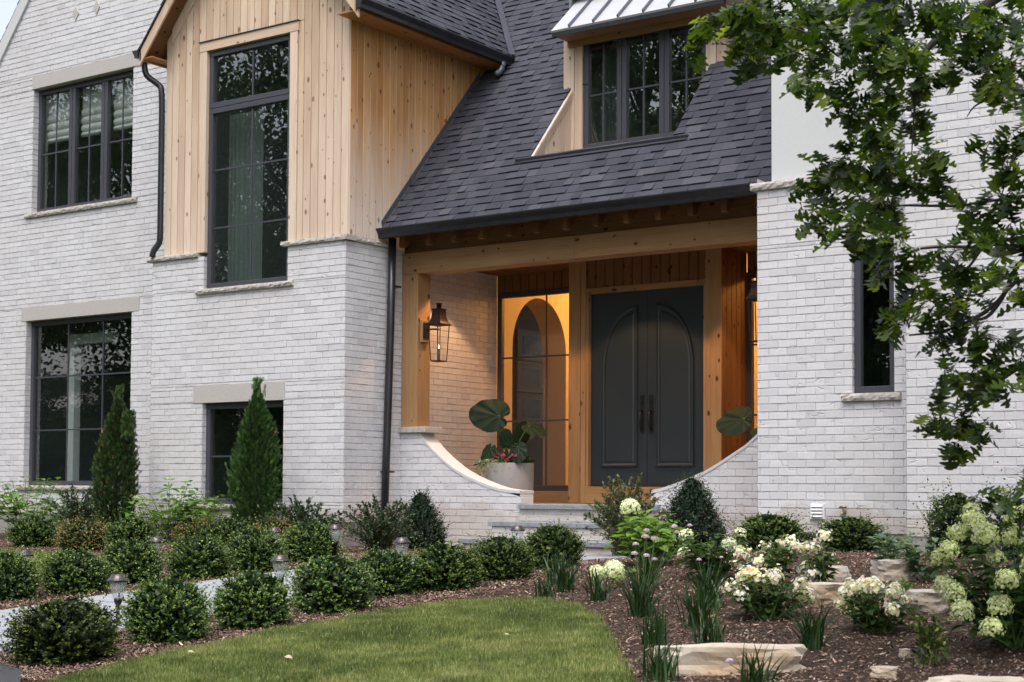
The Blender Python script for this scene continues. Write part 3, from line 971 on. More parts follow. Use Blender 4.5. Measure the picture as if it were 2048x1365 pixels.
def drape(x0, x1, y, z0, z1):
    mb = MB(); n = 26
    pts = [(x0 + (x1 - x0) * i / n, y + .010 * math.sin(i * 1.9) + .01 * math.sin(i * .7)) for i in range(n + 1)]
    for p, q in zip(pts[:-1], pts[1:]): mb.face([(p[0], p[1], z0), (q[0], q[1], z0), (q[0], q[1], z1), (p[0], p[1], z1)])
    HB(mb, 'curtain', M['sheer'], smooth=True)
drape(-14.93, -14.28, YB + .34, 2.55, 4.98)  # sheer added to imitate the teal haze over the left panes
drape(-10.52, -10.28, 16.85, 4.34, 5.6)

# ------------------------------------------------------------------ roofs
EXPO = .143
def shingles(mb, fr, lim, v0, v1, ops=()):
    v = v0; k = 0
    while v < v1:
        vt = min(v + EXPO, v1)
        l0, r0 = lim(v); l1, r1 = lim(vt)
        L, Rr = min(l0, l1), max(r0, r1)
        for (p, q) in split(L, Rr, ops, v, vt):
            u = p - R.random() * .2
            pa, pb = max(p, l0), max(p, l1); qa, qb = min(q, r0), min(q, r1)
            thick = R.random() < .5
            while u < q:
                wd = R.uniform(.10, .24)
                A0, A1 = min(max(u, pa), qa), min(max(u + wd, pa), qa)
                B0, B1 = min(max(u, pb), qb), min(max(u + wd, pb), qb)
                if A1 - A0 > .003 or B1 - B0 > .003:
                    h = (.021 if thick else .009) + R.uniform(-.002, .002)
                    dv = 0 if thick else R.uniform(0, .004)
                    uvo = (R.random() * 20, R.random() * 20)
                    r = R.random()
                    t = [fr(A0, v + dv, h), fr(A1, v + dv, h), fr(B1, vt, .003), fr(B0, vt, .003)]
                    uv = [(A0 + uvo[0], v), (A1 + uvo[0], v), (B1 + uvo[0], vt), (B0 + uvo[0], vt)]
                    mb.face(t, uv, r)
                    g = [fr(A0, v + dv, -.004), fr(A1, v + dv, -.004), fr(B1, vt, -.004), fr(B0, vt, -.004)]
                    for i, j in ((0, 1), (1, 2), (3, 0)):
                        mb.face([g[i], g[j], t[j], t[i]], [uv[i], uv[j], uv[j], uv[i]], .1)
                u += wd; thick = not thick if R.random() < .8 else thick
        v = vt; k += 1

ANG = math.atan(1.15); cA, sA = math.cos(ANG), math.sin(ANG)
EY, EZ = 14.80, 3.245                               # lower edge of the porch roof
def main_fr(u, v, h): return (u, EY + v * cA - h * sA, EZ + v * sA + h * cA)
def vz(z): return (z - EZ) / sA
def valley_x(z): return -12.16 - (z - 5.95) / 1.2
def lim_main(v):
    z = EZ + v * sA
    return ((XB + .03) if z < 5.9 else valley_x(z), -6.87)
DX0, DX1 = -10.74, -8.72                            # cut for the dormer
DFY, DFZ = 15.50, 4.06
DY = 16.47                                          # dormer window wall
DZT = EZ + 1.15 * (DY - EY)                         # where the roof meets that wall
mb = MB()
shingles(mb, main_fr, lim_main, 0, vz(9.4), ((DX0, DX1, vz(DFZ), vz(9.5)),))
# roof each side of the dormer runs on above the cut
shingles(mb, main_fr, lambda v: (DX0 - .002, -10.50), vz(DZT) + .01, vz(9.4))
shingles(mb, main_fr, lambda v: (-8.86, DX1 + .002), vz(DZT) + .01, vz(9.4))
BANG = math.atan(1.2); cB, sB = math.cos(BANG), math.sin(BANG)
BEX = -12.14
def bay_fr(u, v, h): return (BEX - v * cB + h * sB, u, BEV + v * sB + h * cB)
def lim_bay(v):
    z = BEV + v * sB
    return (13.88, EY + (z - EZ) / 1.15 - .02)
shingles(mb, bay_fr, lim_bay, -.02, 1.95 / cB)
def bayl_fr(u, v, h): return (-16.06 + v * cB - h * sB, -u, BEV + v * sB + h * cB)
shingles(mb, bayl_fr, lambda v: (-20.0, -13.88), -.02, 1.96 / cB)
roof = HB(mb, 'shingle_roof', M['shingle'])
# ridge and valley lining, underside of the decks
mb = MB()
P = lambda z, dx=0: (valley_x(z) + dx, EY + (z - EZ) / 1.15, z)
for z in np.arange(5.9, 8.3, .2):
    a, b = P(z), P(z + .2)
    for s_, t_ in ((-1, 0), (1, 0)):
        pass
    mb.face([(a[0] - .05, a[1] - .03, a[2] + .085), (a[0] + .05, a[1] - .02, a[2] + .055), (b[0] + .05, b[1] - .02, b[2] + .055), (b[0] - .05, b[1] - .03, b[2] + .085)])
mb.build('valley_lining', M['shingle'], roof)
mb = MB()
for (u0, u1) in ((XB + .03, -6.9),):
    v1 = vz(4.0)
    mb.face([main_fr(u0, .0, -.03), main_fr(u0, v1, -.03), main_fr(u1, v1, -.03), main_fr(u1, .0, -.03)])
mb.build('roof_deck', M['cedar_shaded'], roof)
# left gable roof
mb = MB()
def gr_fr(u, v, h): return (GA_X + 2.6 + 2.5 - v / math.hypot(1, GA_S) + 0, u, 0)
ga = math.atan(GA_S); cg, sg = math.cos(ga), math.sin(ga)
zl = ga_top(-22.75)
shingles(mb, lambda u, v, h: (-22.75 + v * cg - h * sg, -u, zl + .14 + v * sg + h * cg), lambda v: (-20, -(YA - .03)), 0, 5.13 / cg)
shingles(mb, lambda u, v, h: (-12.49 - v * cg + h * sg, u, zl + .14 + v * sg + h * cg), lambda v: (YA - .03, 20), 1.9 / cg, 5.13 / cg)
mb.build('shingle_roof', M['shingle'], house).location = -H0
mb = MB()
for s_ in (-1, 1):
    e_ = 5.13 if s_ < 0 else 1.85
    a = (GA_X + s_ * e_, ga_top(GA_X + e_)); b = (GA_X, ga_top(GA_X))
    poly = [(a[0], a[1] - .16), (b[0], b[1] - .16), (b[0], b[1] + .12), (a[0], a[1] + .12)]
    mb.prism(poly, 'y', YA - .035, YA + .05)
HB(mb, 'rake_trim', M['plaster_white'])
# diamond brick insets of the gable
for (x, z) in ((-18.337, 7.004), (-17.866, 7.017)):
    mb = MB(); mb.prism([(x - .07, z), (x, z - .10), (x + .07, z), (x, z + .10)], 'y', YA - .012, YA + .02)
    HB(mb, 'diamond_inset', M['limestone'])

# bay gable: barge boards, soffit, gutters
OY = 13.90
for s_ in (-1, 1):
    mb = MB()
    xa = BAP + s_ * 1.96; xb = BAP
    za = bay_roof(xa) - .02; zb = bay_roof(xb) - .02
    poly = [(xa, za - .19), (xb, zb - .19), (xb, zb), (xa, za)]
    mb.prism(poly, 'y', OY, OY + .028)
    xi = BAP + s_ * 1.60
    zi = bay_roof(xi) - .02
    poly = [(xi, zi - .30), (xb, zb - .30), (xb, zb - .05), (xi, zi - .05)]
    mb.prism(poly, 'y', YB + .005, YB + .04)
    HB(mb, 'barge_board', M['cedar_bay'])
    mb = MB()
    poly = [(xa, za - .10), (xb, zb - .10), (xb, zb - .07), (xa, za - .07)]
    mb.prism(poly, 'y', OY + .03, 20 if s_ > 0 else YB + 4)
    HB(mb, 'soffit', M['cedar_shaded'])
    mb = MB()
    poly = [(xa + s_ * .01, za - .0), (xb, zb + .0), (xb, zb + .022), (xa + s_ * .01, za + .022)]
    mb.prism(poly, 'y', OY - .02, OY + .04)
    HB(mb, 'drip_edge', M['gutter'])

def gutter(pts0, pts1, out, name='roof_gutter', hgt=.115, dep=.12):
    """K-profile trough from pts0 to pts1 (its back top edge); out = outward horizontal unit vector"""
    prof = [(0, 0), (0, -hgt), (dep * .62, -hgt), (dep * .68, -hgt * .62), (dep * .92, -hgt * .28), (dep, -hgt * .12), (dep, 0), (dep * .93, 0), (dep * .93, -hgt * .12), (.008, -hgt * .55), (.008, 0)]
    mb = MB()
    o = Vector((out[0], out[1], 0))
    ends = []
    for p in (pts0, pts1):
        ends.append([tuple(Vector(p) + o * a + Vector((0, 0, b))) for a, b in prof])
    n = len(prof)
    for i in range(n):
        j = (i + 1) % n
        mb.face([ends[0][i], ends[0][j], ends[1][j], ends[1][i]])
    mb.face(ends[0][:6] + [ends[0][6]]); mb.face((ends[1][:7])[::-1])
    me = mb
    o_ = HB(me, name, M['gutter'])
    import bmesh
    b = bmesh.new(); b.from_mesh(o_.data); bmesh.ops.recalc_face_normals(b, faces=b.faces[:]); b.to_mesh(o_.data); b.free()
    return o_
gutter((XB + .015, EY + .025, EZ + .012), (-7.08, EY + .025, EZ + .012), (0, -1), dep=.125, hgt=.12)
gutter((BEX - .02, 13.87, BEV + .0), (BEX - .02, 17.05, BEV + .0), (1, 0))
gutter((-16.05, 13.87, BEV + .0), (-16.05, YB + .48, BEV + .0), (-1, 0), hgt=.10, dep=.11)
mb = MB(); mb.box(BEX - .045, BEX - .022, 13.88, 17.1, BEV - .13, BEV + .01, grain='y'); mb.box(XB + .02, BEX - .045, 13.95, 17.1, BEV - .115, BEV - .10, grain='y')
HB(mb, 'fascia', M['cedar_side'])
mb = MB(); mb.box(-16.045, -16.02, 13.9, YB + .48, BEV - .14, BEV + .01, grain='y'); mb.box(-16.02, BX0, 13.93, YB + .48, BEV - .115, BEV - .10, grain='y')
HB(mb, 'fascia', M['cedar_side'])

# downspouts
def pipe(pts, r, name='downspout', seg=12, ribs=()):
    mb = MB(); mb.tube(pts, r, seg)
    o = HB(mb, name, M['gutter'], smooth=True)
    return o
def smooth_path(pts, n=6):
    out = []
    P = [Vector(p) for p in pts]
    P = [P[0]] + P + [P[-1]]
    for i in range(1, len(P) - 2):
        for k in range(n):
            t = k / n
            a, b, c, d = P[i - 1], P[i], P[i + 1], P[i + 2]
            out.append(tuple(.5 * ((2 * b) + (c - a) * t + (2 * a - 5 * b + 4 * c - d) * t * t + (3 * b - a - 3 * c + d) * t ** 3)))
    out.append(tuple(P[-2]))
    return out
pipe(smooth_path([(-16.08, 14.02, 5.84), (-16.08, 14.02, 5.70), (-16.05, 14.05, 5.58), (-15.93, 14.15, 5.46), (-15.89, 14.16, 5.34), (-15.885, 14.165, 4.9), (-15.885, 14.165, 4.0), (-15.885, 14.165, 3.42), (-15.90, 14.16, 3.30), (-15.96, 14.12, 3.19), (-15.97, 14.11, 3.11)], 4), .042)
pipe([(XB + .075, 14.97, 3.16), (XB + .07, 14.95, 2.0), (XB + .065, 14.90, .5), (XB + .06, 14.86, -.66)], .05)
mb = MB(); mb.tube(smooth_path([(-12.10, 16.84, 5.80), (-12.10, 16.83, 5.73), (-12.12, 16.79, 5.66), (-12.13, 16.72, 5.61)], 4), .042, 12); HB(mb, 'gutter_elbow', M['seam'], smooth=True)
mb = MB()
for z in (2.55, .2): mb.box(XB - .01, XB + .13, 14.85 + .045 * z, 14.97 + .045 * z, z - .012, z + .012)
HB(mb, 'pipe_strap', M['gutter'])
# step flashing along the cladding
mb = MB()
for i in range(22):
    v = .02 + i * .143
    mb.face([(XB + .032, EY + v * cA, EZ + v * sA + .02), (XB + .032, EY + (v + .15) * cA, EZ + (v + .15) * sA + .02), (XB + .032, EY + (v + .15) * cA - .02, EZ + (v + .15) * sA + .10), (XB + .032, EY + v * cA - .02, EZ + v * sA + .10)][::-1])
HB(mb, 'step_flashing', M['seam'])

# ------------------------------------------------------------------ dormer
DWX0, DWX1, DWZ0, DWZ1 = -10.565, -8.79, 4.335, 5.775
mb = MB()
f_ = front(DY)
boards(mb, f_, (-10.86, -10.69), lambda u: 5.95, lambda u: DZT + .02 if u < DX0 else DZT - 1.1, (), .17)
boards(mb, f_, (-10.69, DWX0), lambda u: 5.95, lambda u: DFZ, (), .125)
boards(mb, f_, (DWX1, -8.50), lambda u: 5.95, lambda u: DZT if u > DX1 - .05 else DFZ, (), .15)
boards(mb, f_, (DWX0, DWX1), lambda u: 5.95, lambda u: DWZ1, (), .6)
mb.box(DWX0, DWX1, DY - .012, DY + .1, DFZ, DWZ0)
# left cheek of the recess, boards under the cut of the roof
ck = side(DX0)
boards(mb, ck, (DFY + .02, DY), lambda u: EZ + 1.15 * (u - EY) - .05, lambda u: DFZ, (), .115, h=.008)
dl = HB(mb, 'dormer', M['cedar_bay'])
mb = MB()
# rake trim along the cut
for (a, b, w0, hx) in ((DFY - .0, DY, .012, .022),):
    for (o0, o1, hh) in ((.0, .05, .030), (.055, .145, .018)):
        z = lambda u: EZ + 1.15 * (u - EY) - .015
        mb.piece(lambda u, v, h: (DX0 + h, u, v), [(a + .02, z(a + .02) - o1), (b, z(b) - o1), (b, z(b) - o0), (a + .02, z(a + .02) - o0)], hh, .003, 0)
mb.build('rake_board', M['cedar_bay'], dl)
mb = MB()
mb.face([(DX1, DY, DFZ), (DX1, DFY, DFZ), (DX1, DY, DZT)])
mb.face([(DX0, DFY, DFZ), (DX1, DFY, DFZ), (DX1, DY, DFZ), (DX0, DY, DFZ)])
mb.box(-10.92, -8.50, DFY - .035, DFY + .03, DFZ - .012, DFZ + .016)
mb.face([main_fr(-10.92, vz(DFZ) - .075, .022), main_fr(-8.5, vz(DFZ) - .075, .022), main_fr(-8.5, vz(DFZ) + .0, .022), main_fr(-10.92, vz(DFZ) + .0, .022)])
mb.build('sill_flashing', M['gutter'], dl)
mb = MB()
mb.face([(-10.86, 20, 9), (-10.86, 20, DZT), (-10.86, DY, DZT), (-10.86, DY, 5.95), (-10.86, 20, 9.4)][1:])
mb.build('dormer_side', M['cedar_bay'], dl)
mb = MB()
mb.face([(-8.50, DY, DZT), (-8.50, 20, DZT), (-8.50, 20, 9.4), (-8.50, DY, 5.95)])
mb.build('dormer_side', M['cedar_bay'], dl)
m1, m2 = -10.0, -9.385
vb = []; hb = []
for a, b in zip((DWX0 + .07, m1 + .075, m2 + .075), (m1 - .075, m2 - .075, DWX1 - .07)):
    vb.append(((a + b) / 2, DWZ0 + .07, DWZ1 - .07)); hb.append((a, b, 5.03))
window(DWX0, DWX1, DY + .012, DWZ0, DWZ1, .07, [m1, m2], vb, hb)
room(-10.84, -8.52, DY + .09, 19.0, DFZ, 6.4, M['room'])
# standing seam roof
RY, RZ, RS = 16.08, 5.80, .9
a_ = math.atan(RS); cr_, sr_ = math.cos(a_), math.sin(a_)
def mr(u, v, h): return (u, RY + v * cr_ - h * sr_, RZ + v * sr_ + h * cr_)
mb = MB()
mb.piece(mr, [(-10.80, 0), (-8.34, 0), (-8.34, 5), (-10.80, 5)], .02, .004, -.01)
mr_o = HB(mb, 'metal_roof', M['metal_roof'])
mb = MB()
u = -10.52
while u < -8.4:
    for v in (0,):
        P4 = [mr(u - .011, .005, .02), mr(u + .011, .005, .02), mr(u + .011, 5, .02), mr(u - .011, 5, .02)]
        Q4 = [mr(u - .008, .005, .058), mr(u + .008, .005, .058), mr(u + .008, 5, .058), mr(u - .008, 5, .058)]
        mb.face(Q4)
        for i in range(4):
            j = (i + 1) % 4
            mb.face([P4[i], P4[j], Q4[j], Q4[i]])
    u += .36
mb.build('seam', M['seam'], mr_o)
mb = MB()
mb.piece(mr, [(-10.79, .004), (-8.35, .004), (-8.35, 4.9), (-10.79, 4.9)], -.012, .0, -.05)
mb.box(-10.79, -8.35, RY + .005, RY + .022, RZ - .06, RZ + .006, m=0)
mb.build('eave_trim', M['gutter'], mr_o)
mb = MB()
mb.box(-10.77, -8.37, RY + .024, DY - .0, RZ - .045, RZ - .03, grain='x'); mb.box(-10.77, -8.37, DY - .055, DY - .015, RZ - .12, RZ - .046, grain='x')
mb.build('soffit', M['cedar'], mr_o)

# ------------------------------------------------------------------ porch
mb = MB(); mb.box(-12.535, -12.275, YC + .002, YC + .262, .776, 2.73, grain='z'); HB(mb, 'porch_post', M['cedar'], bevel=.006)
mb = MB(); mb.box(-7.30, -7.05, YC + .002, YC + .262, .941, 2.73, grain='z'); HB(mb, 'porch_post', M['cedar'], bevel=.006)
mb = MB(); mb.box(-12.535, -9.9, YC, YC + .265, 2.732, 3.005, grain='x'); mb.box(-9.898, -7.045, YC + .001, YC + .265, 2.731, 3.005, grain='x'); HB(mb, 'porch_beam', M['cedar'], bevel=.005)
mb = MB(); mb.box(-12.535, -7.045, YC + .045, YC + .07, 3.006, 3.70, grain='x'); HB(mb, 'frieze_board', M['cedar_shaded'])
for x in (-12.33, -11.91, -11.50, -11.09, -10.68, -10.27, -9.86, -9.44, -9.03, -8.61, -8.20, -7.78, -7.37):
    mb = MB()
    zt = lambda y: EZ + 1.15 * (y - EY) - .05
    poly = [(14.98, 3.035), (15.30, 3.035 + .36), (15.30, zt(15.30)), (14.98, zt(14.98))]
    poly = [(14.98, 3.04), (15.04, 3.035), (15.30, 3.31), (15.30, zt(15.30)), (14.98, zt(14.98))]
    mb.prism(poly, 'x', x - .035, x + .035)
    HB(mb, 'rafter_tail', M['cedar_shaded'], bevel=.003)
# ceiling boards and recessed lamps
mb = MB()
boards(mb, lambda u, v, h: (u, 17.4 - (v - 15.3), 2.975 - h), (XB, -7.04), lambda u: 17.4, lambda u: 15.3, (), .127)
HB(mb, 'porch_ceiling', M['cedar_shaded'])
LAMPS = ((-11.85, 15.90), (-9.75, 15.80), (-7.92, 15.92))
for (x, y) in LAMPS:
    mb = MB(); mb.lathe([(.075, 0), (.075, -.012), (.055, -.014), (.05, -.004), (.0001, -.003)], (x, y, 2.972), 20)
    o = HB(mb, 'ceiling_lamp', M['white_paint'], smooth=True)
    mb = MB(); mb.lathe([(.001, -.008), (.048, -.008), (.048, -.006), (.001, -.006)], (x, y, 2.972), 16)
    mb.build('bulb', emit_mat("warm_bulb", (1, .62, .28), 8), o)
    l = bpy.data.lights.new("porch_lamp", 'SPOT'); l.energy = 64; l.color = (1, .52, .22); l.spot_size = math.radians(100); l.spot_blend = .2; l.shadow_soft_size = .05
    lo_ = bpy.data.objects.new("porch_lamp", l); COL.objects.link(lo_); lo_.location = (x, y, 2.945)
# floor and steps
def slab(mb, x0, x1, y0, y1, z0, z1, piece=.95):
    n = max(1, round((x1 - x0) / piece))
    e = [x0 + (x1 - x0) * i / n for i in range(n + 1)]
    for a, b in zip(e[:-1], e[1:]): mb.box(a + .002, b - .002, y0 + R.uniform(0, .006), y1, z0, z1 - R.uniform(0, .002), grain='x')
mb = MB()
slab(mb, XB + .01, -7.05, 15.30, 17.36, -.245, -.191, 1.3); slab(mb, -10.655, -8.72, 15.17, 15.30, -.245, -.19, 1.0)
HB(mb, 'porch_floor', M['bluestone'], bevel=.003)
for (x0, x1, y0, zt, zr) in ((-10.85, -8.55, 14.83, -.395, -.45), (-11.03, -8.38, 14.49, -.595, -.65)):
    mb = MB(); slab(mb, x0, x1, y0, y0 + .42, zt - .055, zt, 1.15)
    st = HB(mb, 'porch_step', M['bluestone'], bevel=.004)
rs = MB()
bricks(rs, front(15.215), const(-10.66, -8.7), -.395, -.246, (), .02, -.395, .006)
HB(rs, 'step_riser', BM)
rs = MB()
bricks(rs, front(14.86), const(-10.80, -8.6), -.595, -.451, (), .06, -.613, .006)
rs.face([(-10.80, 15.25, -.6), (-10.80, 14.86, -.6), (-10.80, 14.86, -.45), (-10.80, 15.25, -.45)])
HB(rs, 'step_riser', BM)
rs = MB()
bricks(rs, front(14.52), const(-10.98, -8.43), -.80, -.651, (), .0, -.813, .006)
rs.face([(-10.98, 14.9, -.8), (-10.98, 14.52, -.8), (-10.98, 14.52, -.65), (-10.98, 14.9, -.65)])
HB(rs, 'step_riser', BM)

# entrance wall: cedar boards, trim, doors
mb = MB()
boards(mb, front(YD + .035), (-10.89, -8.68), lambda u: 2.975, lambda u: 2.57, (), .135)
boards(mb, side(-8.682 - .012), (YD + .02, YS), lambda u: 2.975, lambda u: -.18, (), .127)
HB(mb, 'cedar_wall', M['cedar_shaded']); mb = MB()
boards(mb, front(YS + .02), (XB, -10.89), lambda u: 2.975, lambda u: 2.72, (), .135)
HB(mb, 'cedar_wall', M['cedar_shaded']); mb = MB()
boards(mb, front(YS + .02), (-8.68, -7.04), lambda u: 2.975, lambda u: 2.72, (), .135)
HB(mb, 'cedar_wall', M['cedar_shaded'])
mb = MB()
mb.box(-10.888, -10.712, YD, YD + .06, -.185, 2.97, grain='z'); mb.box(-10.708, -10.635, YD + .006, YD + .06, -.185, 2.97, grain='z')
mb.box(-10.888, -10.86, YD + .06, YS, -.185, 2.97, grain='z')
mb.box(-8.828, -8.682, YD, YD + .06, -.185, 2.97, grain='z'); mb.box(-8.90, -8.832, YD + .006, YD + .06, -.185, 2.97, grain='z')
mb.box(-10.634, -8.901, YD + .004, YD + .06, 2.51, 2.575, grain='x')
mb.box(-10.634, -10.60, YD + .02, YD + .16, .03, 2.51, grain='z'); mb.box(-8.935, -8.901, YD + .02, YD + .16, .03, 2.51, grain='z')
mb.box(-10.634, -8.901, YD - .01, YD + .05, -.186, .028, grain='x')
mb.box(-10.60, -8.935, YD + .062, YD + .16, 2.507, 2.60, grain='x')  # head piece added to stop foyer light leaking above the doors
HB(mb, 'door_trim', M['cedar'], bevel=.003)

mb = MB(); mb.box(-10.86, -8.69, YD + .165, YD + .18, -.186, 2.97); HB(mb, 'light_block', M['black'])  # unseen panel added behind the doors to block foyer light
def door_leaf(x0, x1, flip):
    y = YD + .085
    mb = MB(); mb.box(x0, x1, y, y + .05, .035, 2.505)
    d = HB(mb, 'door', M['door'], bevel=.004)
    # quarter-arch panel: straight side towards the meeting stile
    hi_, lo_ = (x1 - .125, x0 + .155) if not flip else (x0 + .125, x1 - .155)
    zb_, zs, zt_ = .275, 1.50, 2.325
    W = abs(hi_ - lo_)
    def outline(off):
        s_ = 1 if hi_ > lo_ else -1
        pts = [(lo_ + s_ * off, zb_ + off), (hi_ - s_ * off, zb_ + off), (hi_ - s_ * off, zt_ - off * 1.6)]
        n = 14
        for i in range(n + 1):
            q = math.pi / 2 * (1 - i / n)
            ex = hi_ - s_ * (W - off) * math.cos(q) if False else hi_ - s_ * off - s_ * (W - 2 * off) * math.cos(q)
            ez = zs + (zt_ - off * 1.6 - zs) * math.sin(q) ** .9
            pts.append((ex, ez))
        return pts
    mo = MB()
    rings = [(0, 0.001), (.008, .024), (.022, .026), (.034, .008), (.044, .002), (.058, .0025), (.075, .012), (.09, .0125)]
    prev = None
    for off, h in rings:
        cur = [(p[0], y - h, p[1]) for p in outline(off)]
        if prev:
            n = len(cur)
            for i in range(n):
                j = (i + 1) % n
                f = [prev[i], prev[j], cur[j], cur[i]]
                mo.face(f if not flip else f[::-1])
        prev = cur
    mo.face(prev if not flip else prev[::-1])
    mo.build('door_panel', M['door'], d)
    # handle set
    hx = x1 - .062 if not flip else x0 + .062
    hd = MB()
    hd.box(hx - .028, hx + .028, y - .008, y + .01, .70, 1.18)
    hd.lathe([(.001, 0), (.02, 0), (.02, .012), (.001, .012)], (0, 0, 0), 14)
    k = len(hd.V)
    for i in range(k - 56, k):
        a, b, c = hd.V[i]; hd.V[i] = (hx + a, y - .008 - c, 1.10 + b)
    gp = smooth_path([(hx, y - .01, .965), (hx, y - .05, .96), (hx, y - .062, .90), (hx, y - .060, .82), (hx, y - .045, .77), (hx, y - .01, .755)], 4)
    hd.tube(gp, [.010 + .006 * math.sin(math.pi * i / (len(gp) - 1)) for i in range(len(gp))], 8)
    hd.tube([(hx, y - .01, .985), (hx, y - .05, .985), (hx, y - .065, .978)], [.009, .008, .014], 8)
    hd.build('handle', M['black'], d, bevel=.002)
door_leaf(-10.598, -9.77, False)
door_leaf(-9.764, -8.937, True)

# side lights
def sidelight(x0, x1, xs_, hs_):
    mb = MB(); mb.box(x0, x1, YS - .02, YS + .05, -.186, -.033, grain='x'); HB(mb, 'base_board', M['cedar'], bevel=.003)
    window(x0, x1, YS - .0, -.032, 2.72, .075, [], [(v, .045, 2.645) for v in xs_], [(x0 + .075, x1 - .075, z) for z in hs_], gname='side_light')
sidelight(XB + .01, -10.895, (-11.725,), (1.807, .927))
sidelight(-8.688, -7.045, (-7.87,), (1.807, .927))
# foyer behind the glass: lit plaster wall with an arched opening, prints on the wall beyond
FX0, FX1, FY0, FY1 = -12.90, -5.6, YS + .09, 21.5
AR = (18.23, 19.65, 2.05, 2.84)       # arch in the foyer's side wall: from, to, spring, crown
TH = .42
HX = -14.25
def arch_pts(n=24):
    c = (AR[0] + AR[1]) / 2; r = (AR[1] - AR[0]) / 2
    return [(c - r * math.cos(math.pi * i / n), AR[2] + (AR[3] - AR[2]) * math.sin(math.pi * i / n)) for i in range(n + 1)]
ap = arch_pts()
fz0, fz1 = -.19, 3.4
mb = MB()
mb.face([(FX0, FY0, fz0), (FX0, AR[0], fz0), (FX0, AR[0], AR[2]), (FX0, AR[0], fz1), (FX0, FY0, fz1)])
mb.face([(FX0, AR[1], fz0), (FX0, FY1, fz0), (FX0, FY1, fz1), (FX0, AR[1], fz1), (FX0, AR[1], AR[2])])
for p, q in zip(ap[:-1], ap[1:]):
    mb.face([(FX0, p[0], p[1]), (FX0, q[0], q[1]), (FX0, q[0], fz1), (FX0, p[0], fz1)])
    mb.face([(FX0, p[0], p[1]), (FX0 - TH, p[0], p[1]), (FX0 - TH, q[0], q[1]), (FX0, q[0], q[1])])
for yy in AR[:2]: mb.face([(FX0, yy, fz0), (FX0 - TH, yy, fz0), (FX0 - TH, yy, AR[2]), (FX0, yy, AR[2])])
mb.face([(FX0, FY0, fz1), (FX1, FY0, fz1), (FX1, FY1, fz1), (FX0, FY1, fz1)])
mb.face([(FX1, FY0, fz0), (FX1, FY1, fz0), (FX1, FY1, fz1), (FX1, FY0, fz1)])
mb.face([(FX0, FY1, fz0), (FX1, FY1, fz0), (FX1, FY1, fz1), (FX0, FY1, fz1)])
mb.box(FX0, FX0 + .015, AR[1], FY1, fz0, fz0 + .16)
HB(mb, 'foyer_wall', M['foyer'])
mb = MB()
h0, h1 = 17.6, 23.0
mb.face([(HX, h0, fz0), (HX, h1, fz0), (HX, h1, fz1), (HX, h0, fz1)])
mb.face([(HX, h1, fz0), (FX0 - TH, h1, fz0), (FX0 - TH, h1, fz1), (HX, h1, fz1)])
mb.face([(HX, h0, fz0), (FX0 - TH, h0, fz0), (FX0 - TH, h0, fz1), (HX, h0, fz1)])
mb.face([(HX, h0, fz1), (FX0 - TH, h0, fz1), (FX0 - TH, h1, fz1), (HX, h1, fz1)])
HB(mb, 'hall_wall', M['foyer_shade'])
mb = MB(); mb.face([(HX, FY0, fz0 - .002), (FX1, FY0, fz0 - .002), (FX1, 23, fz0 - .002), (HX, 23, fz0 - .002)]); HB(mb, 'foyer_floor', M['oak_frame'])
for (x, y, e) in ((-11.4, 20.3, 74), (-7.6, 18.6, 45)):
    mb = MB(); mb.lathe([(.12, 0), (.14, -.06), (.10, -.12), (.001, -.13)], (x, y, 3.39), 20)
    o = HB(mb, 'ceiling_lamp', emit_mat("warm_shade", (1, .60, .25), 5), smooth=True)
    l = bpy.data.lights.new("foyer_lamp", 'POINT'); l.energy = e; l.color = (1, .42, .085); l.shadow_soft_size = .12
    lo_ = bpy.data.objects.new("foyer_lamp", l); COL.objects.link(lo_); lo_.location = (x, y, 3.05)

# small fittings on the walls
mb = MB(); mb.box(-6.455, -6.30, YE - .022, YE + .01, -.292, -.138)
vt = HB(mb, 'wall_vent', M['white_paint'], bevel=.004)
mb = MB()
for i in range(4):
    z = -.270 + i * .033
    mb.prism([(YE - .024, z), (YE - .040, z), (YE - .040, z + .004), (YE - .024, z + .026)], 'x', -6.437, -6.318)
mb.build('louvre', M['white_paint'], vt)
mb = MB()
mb.tube([(-6.09, YE, -.215), (-6.09, YE - .05, -.215), (-6.09, YE - .075, -.225), (-6.09, YE - .085, -.26)], [.016, .016, .014, .014], 10)
mb.tube([(-6.09, YE - .045, -.215), (-6.09, YE - .05, -.17)], [.008, .008], 8)
mb.tube([(-6.125, YE - .05, -.168), (-6.055, YE - .05, -.168)], [.012, .012], 8)
HB(mb, 'hose_spigot', M['brass'], smooth=True)

# pictures beyond the arch
for i, (z, t_) in enumerate(((2.33, "topmost"), (1.81, "middle"), (1.30, "lowest"))):
    x, y = HX + .012, 20.66
    t = thing('picture_frame', f'framed print in a wide pale mat behind the arch, {t_} of the three', 'picture', (x, y, z), 'framed prints on the hall wall')
    t.rotation_euler = (0, 0, math.pi / 2)
    mb = MB(); 
    for (a, b, c, d) in ((-.42, .42, -.245, -.22), (-.42, .42, .22, .245), (-.42, -.395, -.22, .22), (.395, .42, -.22, .22)): mb.box(a, b, -.025, 0, c, d)
    mb.build('frame', M['oak_frame'], t)
    mb = MB(); mb.box(-.395, .395, -.012, 0, -.22, .22); mb.build('mat_board', M['mat_board'], t)
    mb = MB(); mb.box(-.26, .26, -.016, -.012, -.15, .15); mb.build('print', M['picture'], t)

